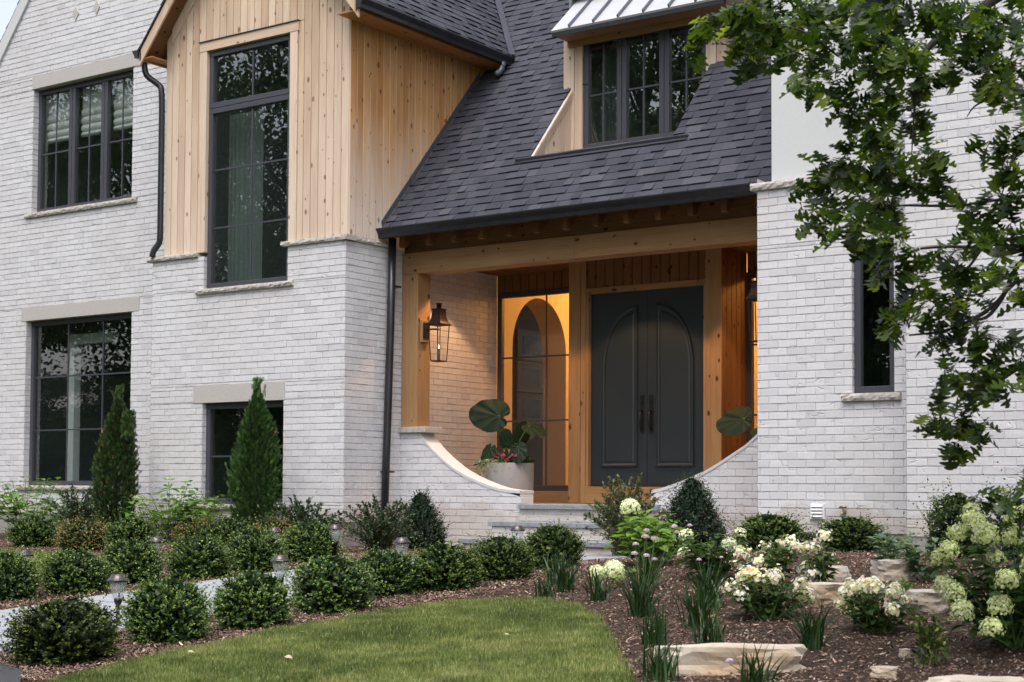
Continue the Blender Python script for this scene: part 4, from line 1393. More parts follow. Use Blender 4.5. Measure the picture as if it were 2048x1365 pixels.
# ------------------------------------------------------------------ wall lanterns
def lantern(loc, label, mount, rot=0):
    t = thing('wall_lantern', label, 'lantern', loc, 'copper gas lanterns by the door')
    t.rotation_euler = (0, 0, rot)
    bw, tw, zb, zt = .072, .094, 0.0, .46      # half widths at bottom and top
    mb = MB()
    bar = .007
    c0 = [(sx * bw, sy * bw, zb) for sx, sy in ((-1, -1), (1, -1), (1, 1), (-1, 1))]
    c1 = [(sx * tw, sy * tw, zt) for sx, sy in ((-1, -1), (1, -1), (1, 1), (-1, 1))]
    for a, b in zip(c0, c1): mb.tube([a, b], bar, 4)
    for c in (c0, c1):
        for i in range(4): mb.tube([c[i], c[(i + 1) % 4]], bar, 4)
    mb.box(-bw, bw, -bw, bw, zb - .008, zb + .006)
    mb.build('cage', M['copper'], t)
    mb = MB()
    for i in range(4):
        j = (i + 1) % 4
        mb.face([c0[i], c0[j], c1[j], c1[i]])
    mb.build('lantern_glass', M['glass_clear'], t)
    mb = MB()
    s2 = math.sqrt(2)
    mb.lathe([(.118 * s2, .46), (.118 * s2, .468), (.092 * s2, .50), (.078 * s2, .53), (.066 * s2, .58), (.062 * s2, .645), (.070 * s2, .66), (.070 * s2, .668), (.03, .67)], (0, 0, 0), 4, sq=True)
    mb.build('hood', M['copper'], t)
    mb = MB(); mb.lathe([(.033, .665), (.033, .728), (.043, .731), (.045, .739), (.034, .745), (.008, .748), (.005, .775), (.001, .78)], (0, 0, 0), 14)
    mb.build('chimney', M['copper'], t, smooth=True)
    mb = MB(); mb.tube([(0, 0, 0), (0, 0, .16)], .005, 8); mb.build('burner', M['black'], t)
    mb = MB(); mb.lathe([(.002, .16), (.007, .172), (.006, .186), (.002, .205), (.001, .21)], (0, 0, 0), 10); mb.build('flame', emit_mat("gas_flame", (1, .55, .2), 6), t, smooth=True)
    mb = MB()
    (mx, my) = mount
    mb.box(mx - .012 if mx else -.06, mx + .012 if mx else .06, my - .06 if mx else my - .012, my + .06 if mx else my + .012, .30, .50)
    mb.tube([(mx, my, .41), (mx * .5, my * .5, .415), (0, 0, .405)], .012, 8)
    mb.build('bracket', M['black'], t)
    return t
lantern((-12.03, 15.38, 1.61), 'copper gas lantern on the cedar post at the porch corner', (-.205, 0))
lantern((-7.57, 15.42, 1.64), 'copper gas lantern half hidden behind the brick pier', (.26, 0))
mb = MB(); mb.box(-12.273, -12.235, 15.30, 15.46, 1.86, 2.14, grain='z'); HB(mb, 'lantern_block', M['cedar'], bevel=.004)
mb = MB(); mb.box(-7.34, -7.302, 15.30, 15.50, 1.86, 2.14, grain='z'); HB(mb, 'lantern_block', M['cedar'], bevel=.004)

# ------------------------------------------------------------------ path lights
def path_light(loc, label):
    t = thing('path_light', label, 'path light', loc, 'solar lights along the front walk')
    H = .33
    mb = MB(); mb.lathe([(.070, H - .010), (.073, H), (.069, H + .005), (.060, H + .010), (.048, H + .028), (.044, H + .036), (.020, H + .039), (.001, H + .039)], (0, 0, 0), 28); mb.build('cap', M['bronze'], t, smooth=False)
    mb = MB(); mb.lathe([(.026, H - .125), (.034, H - .108), (.048, H - .06), (.056, H - .010)], (0, 0, 0), 36, flute=.045); mb.build('lens', M['plastic'], t, smooth=True)
    mb = MB(); mb.lathe([(.012, -.08), (.012, H - .17), (.02, H - .165), (.028, H - .14), (.028, H - .124), (.001, H - .122)], (0, 0, 0), 14); mb.build('stake', M['black'], t, smooth=True)
    return t
PL = [((-8.12, 6.92), 'bronze capped light rising from the dark front bush at the walk'),
      ((-7.94, 8.28), 'bronze capped light beside the fourth front boxwood, its whole clear lens showing'),
      ((-8.13, 9.92), 'path light with only its bronze cap above the boxwoods, middle of the near row'),
      ((-8.35, 11.9), 'path light before the porch steps, cap just above two boxwoods'),
      ((-10.45, 7.93), 'path light by the far lawn at the left edge of the garden'),
      ((-10.42, 9.30), 'path light tucked between two round boxwoods of the far row'),
      ((-10.32, 10.68), 'path light on the far side of the walk below the tall green arborvitae'),
      ((-10.13, 11.33), 'path light on the mulch nearest the bay corner')]
for (x, y), lb in PL: path_light((x, y, ground_z(x, y)), lb)

# ------------------------------------------------------------------ planters
def planter(loc, label):
    t = thing('planter', label, 'planter', loc, 'grey porch planters')
    mb = MB(); mb.lathe([(.245, 0), (.28, .015), (.298, .05), (.306, .2), (.312, .505), (.310, .512), (.288, .512), (.282, .44), (.001, .44)], (0, 0, 0), 48); mb.build('pot', M['planter'], t, smooth=False)
    mb = MB(); mb.lathe([(.281, .445), (.2, .462), (.001, .466)], (0, 0, 0), 24); mb.build('soil', M['soil'], t)
    for p in t.children[0].data.polygons: p.use_smooth = abs(p.normal.z) < .6
    return t
planter((-11.37, 16.02, -.19), 'round grey planter holding an elephant ear on the porch floor')
planter((-7.75, 16.05, -.19), 'round grey planter behind the right low wall under one elephant ear leaf')

# garden bits by the foundation
mb = MB()
mb.prism([(-6.55, 13.62), (-5.36, 13.62), (-5.24, 13.70), (-5.24, 13.95), (-6.55, 13.95)], 'z', -.60, -.545)
o = mb.build('splash_block', plain("grey_plastic", (.25, .27, .30), .5), None, bevel=.006)
tag(o, 'flat grey plastic splash block on the mulch at the pier foundation', 'splash block')
mb = MB(); pts = smooth_path([(-6.40, 13.80, -.55), (-6.36, 13.78, -.50), (-6.25, 13.75, -.452), (-6.0, 13.72, -.46), (-5.7, 13.72, -.49), (-5.42, 13.74, -.51), (-5.33, 13.75, -.51)], 8)
mb.tube(pts, [.034 + .004 * (i % 2) for i in range(len(pts))], 10)
o = mb.build('drain_hose', M['black'], None, smooth=False); tag(o, 'black corrugated drain hose lying on the grey splash block', 'hose')

# ------------------------------------------------------------------ boulders
def boulder(name, x, y, rz, sx, sy, sz, seed, mt, label, group=None, sink=.3, flat=.35):
    import bmesh
    rr = random.Random(seed)
    bm = bmesh.new()
    bmesh.ops.create_cube(bm, size=1)
    bmesh.ops.subdivide_edges(bm, edges=bm.edges[:], cuts=9, use_grid_fill=True)
    planes = []
    for i in range(9):
        a = (i + rr.uniform(-.3, .3)) * 2 * math.pi / 9; e = rr.uniform(-.10, .10)
        planes.append((Vector((math.cos(a) * math.cos(e), math.sin(a) * math.cos(e), math.sin(e))), rr.uniform(.36, .50)))
    from mathutils import noise as mn
    for v in bm.verts:
        p = v.co.copy()
        p = p.lerp(p.normalized() * .56, .07)
        for n_, d in planes:
            k = p.dot(n_) - d
            if k > 0: p -= n_ * k * .92
        nz = mn.fractal(p * 3.1 + Vector((seed, 0, 0)), 1.0, 2.0, 4)
        p += Vector((p.x, p.y, p.z * .4)).normalized() * nz * .085
        side_ = 1 - abs(p.z) * 1.2
        p.z += .03 * mn.noise(p * 4 + Vector((0, seed, 0)))
        if p.z < .40: p += Vector((p.x, p.y, 0)).normalized() * .03 * mn.noise(Vector((p.x * 4, p.y * 4, p.z * 14)) + Vector((seed, 1, 2)))
        v.co = p
    bm.normal_update()
    me = bpy.data.meshes.new(name)
    for v in bm.verts: v.co = Vector((v.co.x * sx, v.co.y * sy, v.co.z * sz))
    bm.to_mesh(me); bm.free()
    o = link(name, me, mt)
    o.location = (x, y, ground_z(x, y) + sz * (.5 - sink)); o.rotation_euler = (0, 0, rz)
    b = o.modifiers.new("bevel", 'BEVEL'); b.width = .004; b.limit_method = 'ANGLE'; b.angle_limit = math.radians(35)
    tag(o, label, 'boulder', group)
    return o
GR = 'limestone boulders terracing the bed'
boulder('boulder', -3.70, 7.20, math.radians(36), .86, .30, .22, 3, M['boulder'], 'long tan limestone boulder in the bed nearest the lawn', GR, .42)
boulder('boulder', -4.62, 10.45, math.radians(30), .50, .30, .22, 8, M['boulder_grey'], 'wide grey boulder with a pale flat top, behind the white hydrangeas', GR, .36)
boulder('boulder', -4.28, 10.95, math.radians(20), .34, .26, .20, 12, M['boulder_grey'], 'rounded pale boulder under the grey green peony stems', GR, .3)
boulder('boulder', -4.23, 9.62, math.radians(33), .38, .26, .22, 21, M['boulder'], 'tan boulder between the two blush hydrangeas', GR, .36)
boulder('boulder', -3.55, 9.55, math.radians(25), .36, .26, .20, 31, M['boulder_grey'], 'grey boulder right of the blush hydrangea, half behind a young rose bush', GR, .36)
boulder('garden_stone', -2.93, 7.35, .4, .16, .10, .07, 41, M['boulder'], 'small flat tan stone on the mulch at the bottom of the bed', None, .3)
boulder('garden_stone', -3.05, 7.95, 1.1, .07, .06, .06, 43, M['boulder'], 'little brown stone right of the long boulder', None, .3)
boulder('boulder', -2.35, 7.1, math.radians(35), .5, .25, .16, 51, M['boulder'], 'pale boulder edge at the bottom right corner of the bed', GR, .52)

# ------------------------------------------------------------------ plants
def strips(ys, ws, droop=0.0, fold=.12, zc=None):
    """leaf template: base (0,0) to tip (0,1); half widths ws at ys; returns verts, tris"""
    V = []; T = []
    n = len(ys)
    for i, (y, w_) in enumerate(zip(ys, ws)):
        z = -droop * y * y
        V += [(-w_, y, z + fold * w_), (0, y, z), (w_, y, z + fold * w_)]
    for i in range(n - 1):
        a = i * 3; b = a + 3
        T += [(a, a + 1, b + 1), (a, b + 1, b), (a + 1, a + 2, b + 2), (a + 1, b + 2, b + 1)]
    return np.array(V, float), np.array(T, int)
T_DIAMOND = (np.array([(0, 0, 0), (.34, .5, .10), (0, 1, -.04), (-.34, .5, .10)], float), np.array([(0, 1, 2), (0, 2, 3)]))
T_SMALL = (np.array([(0, 0, 0), (.26, .3, .08), (.25, .72, .06), (0, 1, -.05), (-.25, .72, .06), (-.26, .3, .08), (0, .5, 0)], float), np.array([(0, 1, 6), (1, 2, 6), (2, 3, 6), (3, 4, 6), (4, 5, 6), (5, 0, 6)]))
T_OVATE = strips([0, .12, .3, .5, .7, .86, 1], [.0, .20, .36, .38, .29, .15, .0], .22, .30)
T_LANCE = strips([0, .2, .45, .7, 1], [.0, .13, .17, .12, 0], .30, .35)
def oak_template():
    ys = [0, .10, .17, .22, .28, .33, .38, .43, .48, .54, .60, .66, .71, .76, .81, .86, .91, .96, 1]
    ws = [.015, .02, .05, .19, .22, .07, .05, .26, .38, .35, .08, .06, .30, .40, .34, .11, .20, .17, .05]
    return strips(ys, ws, .14, .22)
T_OAK = oak_template()
def floret_template():
    V = []; T = []
    for k in range(4):
        a = k * math.pi / 2
        c, s_ = math.cos(a), math.sin(a)
        for (x, y, z) in ((0, 0, 0), (.28, .28, .05), (0, .55, .03), (-.28, .28, .05)):
            V.append((x * c - y * s_, x * s_ + y * c, z))
        b = k * 4
        T += [(b, b + 1, b + 2), (b, b + 2, b + 3)]
    return np.array(V, float), np.array(T, int)
T_FLORET = floret_template()
def spray_template():
    V = []; T = []
    def rh(x0, y0, x1, y1, w_, z=0):
        dx, dy = x1 - x0, y1 - y0; L = math.hypot(dx, dy); nx, ny = -dy / L * w_, dx / L * w_
        b = len(V); mx, my = x0 * .45 + x1 * .55, y0 * .45 + y1 * .55
        V.extend([(x0, y0, z), (mx + nx, my + ny, z + .03), (x1, y1, z - .02), (mx - nx, my - ny, z + .03)]); T.extend([(b, b + 1, b + 2), (b, b + 2, b + 3)])
    rh(0, 0, 0, 1, .05)
    for y, l in ((.18, .42), (.36, .44), (.54, .36), (.72, .24)):
        for s_ in (-1, 1): rh(0, y, s_ * l * .62, y + l * .78, .045)
    return np.array(V, float), np.array(T, int)
T_SPRAY = spray_template()

def unit(v): return v / np.maximum(np.linalg.norm(v, axis=-1, keepdims=True), 1e-9)

class Leaves:
    def __init__(s): s.V = []; s.T = []; s.R = []; s.n = 0
    def add(s, tpl, pos, d, nrm, size, rnd, width=1.0):
        pos = np.asarray(pos, float); d = unit(np.asarray(d, float)); nrm = np.asarray(nrm, float)
        x = np.cross(d, nrm); bad = np.linalg.norm(x, axis=1) < 1e-3
        x[bad] = np.cross(d[bad], np.array([.3, .8, .5])); x = unit(x); z = np.cross(x, d)
        z[:] = np.where((z[:, 2:3] < 0), z, z)
        tv, tt = tpl
        size = np.broadcast_to(np.asarray(size, float), (len(pos),))
        P = pos[:, None, :] + size[:, None, None] * (tv[None, :, 0:1] * width * x[:, None, :] + tv[None, :, 1:2] * d[:, None, :] + tv[None, :, 2:3] * z[:, None, :])
        k = len(tv)
        s.V.append(P.reshape(-1, 3))
        s.T.append((tt[None] + (np.arange(len(pos)) * k)[:, None, None] + s.n).reshape(-1, 3))
        s.R.append(np.repeat(np.clip(np.broadcast_to(rnd, (len(pos),)), 0, 1), len(tt)))
        s.n += len(pos) * k
    def mesh(s, name): return np_mesh(name, np.concatenate(s.V), np.concatenate(s.T), np.concatenate(s.R))
    def build(s, name, m, parent=None): return link(name, s.mesh(name), m, parent)

def rvec(n, g=None):
    v = NP.normal(size=(n, 3)); return unit(v)

def shrub_leaves(rx, h, prof, twigs, per, leaf, inner, shoot=.10, rnd0=.4, up=.5, lob=.10, tan=0.0, tpl=T_DIAMOND):
    """dense shrub: twigs all over a body of revolution, opposite leaves along each twig"""
    L = Leaves()
    hh = np.linspace(0, 1, 200); rr = np.array([prof(t) for t in hh]); cdf = np.cumsum(rr + .05); cdf /= cdf[-1]
    u = np.interp(NP.random(twigs), cdf, hh)
    a = NP.random(twigs) * 2 * np.pi
    ph = NP.random(6) * 7
    bump_ = 1 + lob * (np.sin(3 * a + ph[0] + 4 * u) * .5 + np.sin(5 * a + ph[1] - 7 * u) * .35 + np.sin(9 * a + ph[2] + 11 * u) * .3 + NP.normal(size=twigs) * .35)
    r = np.interp(u, hh, rr) * rx * bump_
    dr = np.gradient(rr, hh) * rx / h
    nrm = np.stack([np.cos(a), np.sin(a), -np.interp(u, hh, dr)], 1); nrm = unit(nrm)
    tip = np.stack([r * np.cos(a), r * np.sin(a), u * h * (1 + .04 * NP.normal(size=twigs)) * (1 + .3 * (bump_ - 1))], 1)
    d = unit(nrm + np.array([0, 0, up]) + .35 * rvec(twigs))
    ext = np.maximum(0, NP.normal(size=twigs)) ** 1.7 * shoot * rx
    tip = tip + d * ext[:, None]
    ln = (.20 + .14 * NP.random(twigs)) * rx + ext
    base = tip - d * ln[:, None]
    side_ = unit(np.cross(d, rvec(twigs)))
    tone = NP.random(twigs)
    for k in range(per):
        t = (k + .5) / per
        ang = k * 1.57 + tone * 6
        s2 = np.cross(d, side_)
        sd = side_ * np.cos(ang)[:, None] + s2 * np.sin(ang)[:, None]
        for sg in (1, -1):
            p = base + d * (ln * t)[:, None] + .003 * rvec(twigs)
            ld = d * (.55 + .5 * t) + sg * sd * .85 + .3 * rvec(twigs) + np.array([0, 0, .25])
            nn = d * .8 + np.array([0, 0, .6]) + .35 * rvec(twigs)
            rn = rnd0 * (.15 + .85 * t) + .34 * tone * t + .20 * NP.normal(size=twigs) + (.22 if k == per - 1 else 0) + .12 * (np.clip(u, 0, 1) - .5)
            L.add(tpl, p, ld, nn, leaf * (1.05 - .25 * t) * (.8 + .4 * NP.random(twigs)), rn)
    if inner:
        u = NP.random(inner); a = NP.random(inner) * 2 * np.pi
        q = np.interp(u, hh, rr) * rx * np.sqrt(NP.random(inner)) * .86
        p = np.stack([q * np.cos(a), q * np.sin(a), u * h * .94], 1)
        L.add(tpl, p, rvec(inner), rvec(inner), leaf * 2.0, .02 + .12 * NP.random(inner), 1.6)  # inner leaves coloured dark, the bush's inner shade put into their tone
    return L

def ballp(t):
    z = t * 1.12 - .34 * (1 - t) * .35
    return max(.0, 1 - abs(2 * t - .86) ** 2.3 / (1.14 ** 2.3)) ** .5
def conep(t): return max(0, (1 - t) ** .58 * min(1, .62 + 1.3 * t)) * 1.05
def colp(t): return max(0.03, min(1, .66 + 1.2 * t) * (1 - max(0, (t - .40) / .60) ** 1.8)) 

def stems_mesh(n, h, r, spread):
    mb = MB()
    for i in range(n):
        a = R.random() * 6.28; q = spread * R.uniform(.3, 1)
        mb.tube([(0.02 * math.cos(a), .02 * math.sin(a), -.05), (q * .4 * math.cos(a), q * .4 * math.sin(a), h * .35), (q * math.cos(a), q * math.sin(a), h * .8)], [r, r * .8, r * .4], 5)
    return mb

def shrub(name, label, cat, loc, parts, rotz=0, group=None, scale=1):
    t = thing(name, label, cat, loc, group)
    for n, me, m in parts: link(n, me, m, t)
    t.rotation_euler = (0, 0, rotz); t.scale = (scale, scale, scale)
    return t

# --- boxwoods: six bodies, shared by all the bushes of a kind
BXS = .92
BX = []
for i, (lob, rn) in enumerate(((.10, .42), (.13, .38), (.09, .46), (.12, .42))):
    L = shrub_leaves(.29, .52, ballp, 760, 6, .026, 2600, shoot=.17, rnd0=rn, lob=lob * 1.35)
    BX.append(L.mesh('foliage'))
ST = stems_mesh(7, .40, .008, .16)
st0 = ST.build('stems', M['stem']); st_me = st0.data; bpy.data.objects.remove(st0)
BOX_GROUP = 'round boxwoods of the garden'
def boxwood(x, y, sx, sz, var, mt, label, z=None, tilt=0, cat='shrub'):
    t = thing('boxwood', label, cat, (x, y, (ground_z(x, y) if z is None else z) - .02), BOX_GROUP)
    t.scale = (sx / .29 * BXS * R.uniform(.92, 1.08), sx / .29 * BXS * R.uniform(.92, 1.08), sz / .52 * .76 * R.uniform(.94, 1.08))
    t.rotation_euler = (R.uniform(-.1, .1), R.uniform(-.1, .1), R.random() * 6.28)
    o = bpy.data.objects.new('foliage', BX[var]); COL.objects.link(o); o.parent = t
    if not BX[var].materials: BX[var].materials.append(None)
    o.material_slots[0].link = 'OBJECT'; o.material_slots[0].material = M[mt]
    s_ = bpy.data.objects.new('stems', st_me); COL.objects.link(s_); s_.parent = t
    return t
FRONT = [((-7.40, 5.92), .33, .53, 1, 'box_olive', 'big olive tipped boxwood at the bottom left corner beside the driveway'),
         ((-7.42, 6.72), .285, .50, 0, 'box', 'round dark boxwood right of the olive tipped one, in front of the walk'),
         ((-7.33, 7.38), .275, .49, 2, 'box', 'round boxwood in the front row left of the light with the whole clear lens'),
         ((-7.37, 8.22), .30, .50, 3, 'box', 'round boxwood in the front row just right of the light with the whole clear lens'),
         ((-7.62, 9.1), .26, .46, 1, 'box', 'front row boxwood close behind a larger one, fifth from the driveway'),
         ((-7.36, 9.52), .28, .50, 2, 'box_light', 'front row boxwood, sixth from the driveway, left of two bushes before the steps'),
         ((-7.34, 10.22), .28, .50, 0, 'box_light', 'bright boxwood whose leaves hide the lower left of the porch steps'),
         ((-7.50, 11.25), .26, .50, 3, 'box_light', 'bright pointed boxwood at the end of the front row, right before the porch steps')]
SECOND = [((-10.35, 7.68), .26, .48, 0, 'box', 'boxwood cut by the left edge beside the path light at the far lawn'),
          ((-10.22, 8.25), .275, .47, 3, 'box', 'round boxwood just right of the path light by the far lawn'),
          ((-10.34, 8.95), .275, .48, 2, 'box', 'round boxwood left of the path light tucked between two bushes'),
          ((-10.10, 9.50), .275, .49, 1, 'box', 'round boxwood right of the path light tucked between two bushes'),
          ((-10.10, 10.2), .29, .52, 0, 'box', 'round boxwood of the far row under the tall green arborvitae'),
          ((-10.42, 11.28), .275, .50, 2, 'box', 'round boxwood at the end of the far row, between two path lights')]
THIRD = [((-15.3, 11.75), .32, .50, 1, 'box', 'boxwood at the far left below the hydrangea stems, left edge of the view'),
         ((-14.1, 11.5), .30, .47, 2, 'box_tan', 'boxwood with a few browned twigs, third row below the large lower window'),
         ((-13.25, 11.45), .31, .50, 3, 'box', 'green boxwood in front of the browner arborvitae'),
         ((-12.85, 12.1), .28, .46, 0, 'box_tan', 'boxwood scorched brown all over its top, between the two arborvitae'),
         ((-12.2, 11.9), .28, .48, 1, 'box_light', 'light green boxwood between the scorched bush and one with a brown shoulder'),
         ((-11.9, 12.3), .27, .50, 2, 'box_tan', 'boxwood with a brown left shoulder at the foot of the tall green arborvitae')]
for (x, y), sx, sz, v, m_, lb in FRONT + SECOND + THIRD: boxwood(x, y, sx, sz, v, m_, lb)
boxwood(-6.50, 13.45, .36, .45, 2, 'box_light', 'wide boxwood against the pier left of the white wall vent')
boxwood(-5.74, 13.62, .31, .43, 0, 'box_light', 'yellow green boxwood over the drain hose, below the narrow window')
L = shrub_leaves(.26, .56, ballp, 420, 6, .024, 900, shoot=.34, rnd0=.40, up=.9, lob=.22)
shrub('boxwood', 'upright gappy boxwood with two tufts against the right wing', 'shrub', (-4.53, 13.05, ground_z(-4.5, 13)), [('foliage', L.mesh('foliage'), M['box_light']), ('stems', stems_mesh(8, .5, .007, .2).build('stems', M['stem']).data, M['stem'])], 0, BOX_GROUP)
L = shrub_leaves(.24, .52, ballp, 260, 6, .026, 400, shoot=.4, rnd0=.3, up=.7, lob=.2)
shrub('boxwood', 'loose dark shrub at the right edge behind the lime hydrangea', 'shrub', (-3.98, 13.0, ground_z(-4, 13)), [('foliage', L.mesh('foliage'), M['cotone'])], 0, BOX_GROUP)
# strip stray stem objects made only for their meshes
for o in list(bpy.data.objects):
    if o.type == 'MESH' and o.parent is None and o.name.startswith('stems'): bpy.data.objects.remove(o)

# --- pyramidal shrubs
L = shrub_leaves(.36, .70, conep, 900, 6, .021, 1800, shoot=.10, rnd0=.30, up=.9, lob=.06)
c1 = L.mesh('foliage')
t = shrub('pyramid_shrub', 'dark pyramid shrub in front of the left swept wall', 'shrub', (-11.40, 14.25, -.74), [('foliage', c1, M['yew'])], .3, 'pyramid shrubs at the porch')
L = shrub_leaves(.42, .80, conep, 1150, 6, .021, 2400, shoot=.12, rnd0=.34, up=.8, lob=.09)
t = shrub('pyramid_shrub', 'broad blue green pyramid shrub in front of the right swept wall', 'shrub', (-7.74, 14.2, -.66), [('foliage', L.mesh('foliage'), M['yew'])], 1.3, 'pyramid shrubs at the porch')

# --- columnar arborvitae
def arborvitae(loc, h, r, label, mt, lean):
    L = Leaves()
    n = 7800
    u = NP.random(n) ** 1.1
    a = NP.random(n) * 2 * np.pi
    rr = np.array([colp(t) for t in u]) * r * (1 + .12 * np.sin(3 * a + 7 * u) + .09 * np.sin(7 * a - 13 * u) + .10 * NP.normal(size=n))
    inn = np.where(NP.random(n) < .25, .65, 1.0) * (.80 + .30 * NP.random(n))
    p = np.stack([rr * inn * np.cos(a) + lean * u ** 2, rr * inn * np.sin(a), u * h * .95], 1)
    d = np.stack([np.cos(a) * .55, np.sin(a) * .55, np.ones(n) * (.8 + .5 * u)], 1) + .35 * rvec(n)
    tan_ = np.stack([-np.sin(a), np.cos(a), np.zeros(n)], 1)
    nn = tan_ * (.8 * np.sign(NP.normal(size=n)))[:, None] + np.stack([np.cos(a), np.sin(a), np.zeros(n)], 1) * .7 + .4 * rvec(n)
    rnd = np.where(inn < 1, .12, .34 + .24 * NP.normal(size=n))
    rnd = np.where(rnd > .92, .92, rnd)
    br = NP.random(n) < .006
    rnd = np.where(br, .99, rnd)
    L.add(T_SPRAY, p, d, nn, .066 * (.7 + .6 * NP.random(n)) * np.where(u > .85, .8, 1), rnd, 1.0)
    k = 60
    pt = np.stack([lean * np.ones(k) + .03 * NP.normal(size=k), .03 * NP.normal(size=k), h * (.88 + .12 * NP.random(k))], 1)
    L.add(T_SPRAY, pt, np.array([0, 0, 1.0]) + .3 * rvec(k), rvec(k), .10, .45)
    t = thing('arborvitae', label, 'evergreen', loc, 'columnar arborvitae along the bay')
    L.build('foliage', mt, t)
    mb = MB(); mb.tube([(0, 0, -.05), (0, 0, h * .5), (lean, 0, h * .92)], [.035, .025, .006], 8); mb.build('trunk', M['bark'], t)
    return t
arborvitae((-15.98, 13.55, -.62), 1.90, .235, 'browner arborvitae with a forked tip before the large lower window', M['arb'], .03)
arborvitae((-13.33, 13.45, -.66), 1.92, .25, 'tall green arborvitae before the low bay window', M['arb2'], .02)
L = Leaves(); n = 160
u = NP.random(n); p = np.stack([.30 + .05 * NP.normal(size=n) * (1 - u), -.05 + .05 * NP.normal(size=n), 1.2 + .36 * u], 1)
L.add(T_SPRAY, p, np.array([.1, 0, 1.0]) + .4 * rvec(n), rvec(n), .09, .35 + .2 * NP.normal(size=n))
o = [q for q in bpy.data.objects if q.name.startswith('arborvitae')][0]
L.build('side_leader', M['arb'], o)

# --- loose small-leaved shrubs
def loose_shrub(loc, label, rx, h, n, leaf, mt, rnd=.4, arch=.5, name='small_leaved_shrub', group='small leaved shrubs along the house'):
    t = thing(name, label, 'shrub', loc, group)
    mb = MB(); L = Leaves()
    for i in range(n):
        a = R.random() * 6.28; q = rx * math.sqrt(R.random()) * 1.05; hh = h * R.uniform(.5, 1.05) * (1 - .45 * (q / rx) ** 2)
        b = Vector((.05 * R.gauss(0, 1), .05 * R.gauss(0, 1), -.03))
        m_ = Vector((q * .45 * math.cos(a), q * .45 * math.sin(a), hh * .62)); e = Vector((q * math.cos(a), q * math.sin(a), hh))
        pts = smooth_path([b, m_, e], 4)
        mb.tube(pts, [.005 * (1 - .7 * k / len(pts)) for k in range(len(pts))], 4, cap=False)
        m2 = int(14 + hh * 70)
        tt = np.sort(NP.random(m2) ** .75)
        P = np.array(pts); idx = tt * (len(P) - 1); i0 = np.minimum(idx.astype(int), len(P) - 2); f = (idx - i0)[:, None]
        pos = P[i0] * (1 - f) + P[i0 + 1] * f + .022 * NP.normal(size=(m2, 3)) * (1.3 - tt[:, None])
        d = unit(P[i0 + 1] - P[i0]) + .9 * rvec(m2)
        L.add(T_SMALL, pos, d, np.array([0, 0, 1.0]) + .6 * rvec(m2), leaf * (.7 + .6 * NP.random(m2)), rnd + .28 * NP.normal(size=m2) + .15 * tt)
    mb.build('stems', M['stem'], t); L.build('foliage', mt, t)
    return t
loose_shrub((-16.98, 13.75, -.66), 'loose dark shrub below the sill of the large lower window', .50, .70, 95, .036, M['cotone'])
loose_shrub((-12.50, 13.45, -.70), 'loose small leaved shrub right of the tall green arborvitae', .56, .62, 110, .036, M['cotone'])
loose_shrub((-11.23, 13.30, -.74), 'loose dark shrub round the foot of the long downspout', .50, .66, 105, .036, M['cotone'])
loose_shrub((-8.22, 13.65, -.68), 'tall silvery green shrub in front of the door sill', .42, .84, 130, .036, M['silver'], .45)

# --- smooth hydrangeas
def hydrangea(loc, label, rx, h, stems, leaf, mt, heads, hm, name='hydrangea', group='hydrangeas', head_r=.07, fl=.022, nfl=170, cone=1.0, leafy=1.0, rn=.45, low=.15, loosef=.06):
    t = thing(name, label, 'hydrangea', loc, group)
    mb = MB(); L = Leaves(); F = []
    tips = []
    for (x, y, z, r) in heads: tips.append((x, y, z - r * .6, True, r))
    for i in range(stems):
        a = R.random() * 6.28; q = rx * math.sqrt(R.random())
        tips.append((q * math.cos(a), q * math.sin(a), h * R.uniform(.55, 1.0) * (1 - .3 * (q / rx) ** 2), False, 0))
    for (x, y, z, hd, r) in tips:
        b = Vector((x * .12 + R.gauss(0, .03), y * .12 + R.gauss(0, .03), -.03)); m_ = Vector((x * .62, y * .62, z * .55)); e = Vector((x, y, z))
        pts = smooth_path([b, m_, e], 5)
        mb.tube(pts, [.006 * (1 - .5 * k / len(pts)) for k in range(len(pts))], 5, cap=False)
        nodes = max(4, int(z / (leaf * .62)))
        P = np.array(pts)
        for k in range(nodes):
            tt = low + (1 - low) * (k + 1) / nodes
            if R.random() > leafy: continue
            ix = min(tt * (len(P) - 1), len(P) - 1.001); i0 = int(ix); f = ix - i0
            p = P[i0] * (1 - f) + P[i0 + 1] * f; dd = unit((P[i0 + 1] - P[i0])[None])[0]
            a = k * 1.57 + x * 40
            for sg in (0, math.pi):
                od = np.array([math.cos(a + sg), math.sin(a + sg), R.uniform(-.25, .35) + (.5 if k == nodes - 1 else 0)])
                L.add(T_OVATE, [p + od * .02], [od], [np.array([0, 0, 1.0]) + .3 * rvec(1)[0]], leaf * R.uniform(.7, 1.15) * (.62 if k == nodes - 1 else 1), rn + .22 * R.gauss(0, 1) + .2 * (tt - .5))
    mb.build('stems', M['stem_green'], t); L.build('foliage', mt, t)
    for (x, y, z, r) in heads:
        FL = Leaves()
        n = int(nfl * (r / head_r) ** 2)
        v = rvec(n); v[:, 2] = np.where(v[:, 2] < -.45, -v[:, 2], v[:, 2])
        k = 1 + loosef * NP.normal(size=n) - .10 * NP.random(n)
        p = np.array([x, y, z]) + v * r * k[:, None] * np.array([1, 1, cone])
        FL.add(T_FLORET, p, np.cross(v, rvec(n)), v + .45 * rvec(n), fl * (.75 + .5 * NP.random(n)), .55 + .3 * NP.normal(size=n) + .18 * v[:, 2])
        FL.build('flower_head', hm, t)
    return t
HG = 'smooth hydrangeas with round heads'
hydrangea((-18.25, 13.9, -.64), 'pale green hydrangea stems at the left edge below the large window', .95, .78, 34, .13, M['hyd'], [], M['fl_green'], group=HG, leafy=.8)
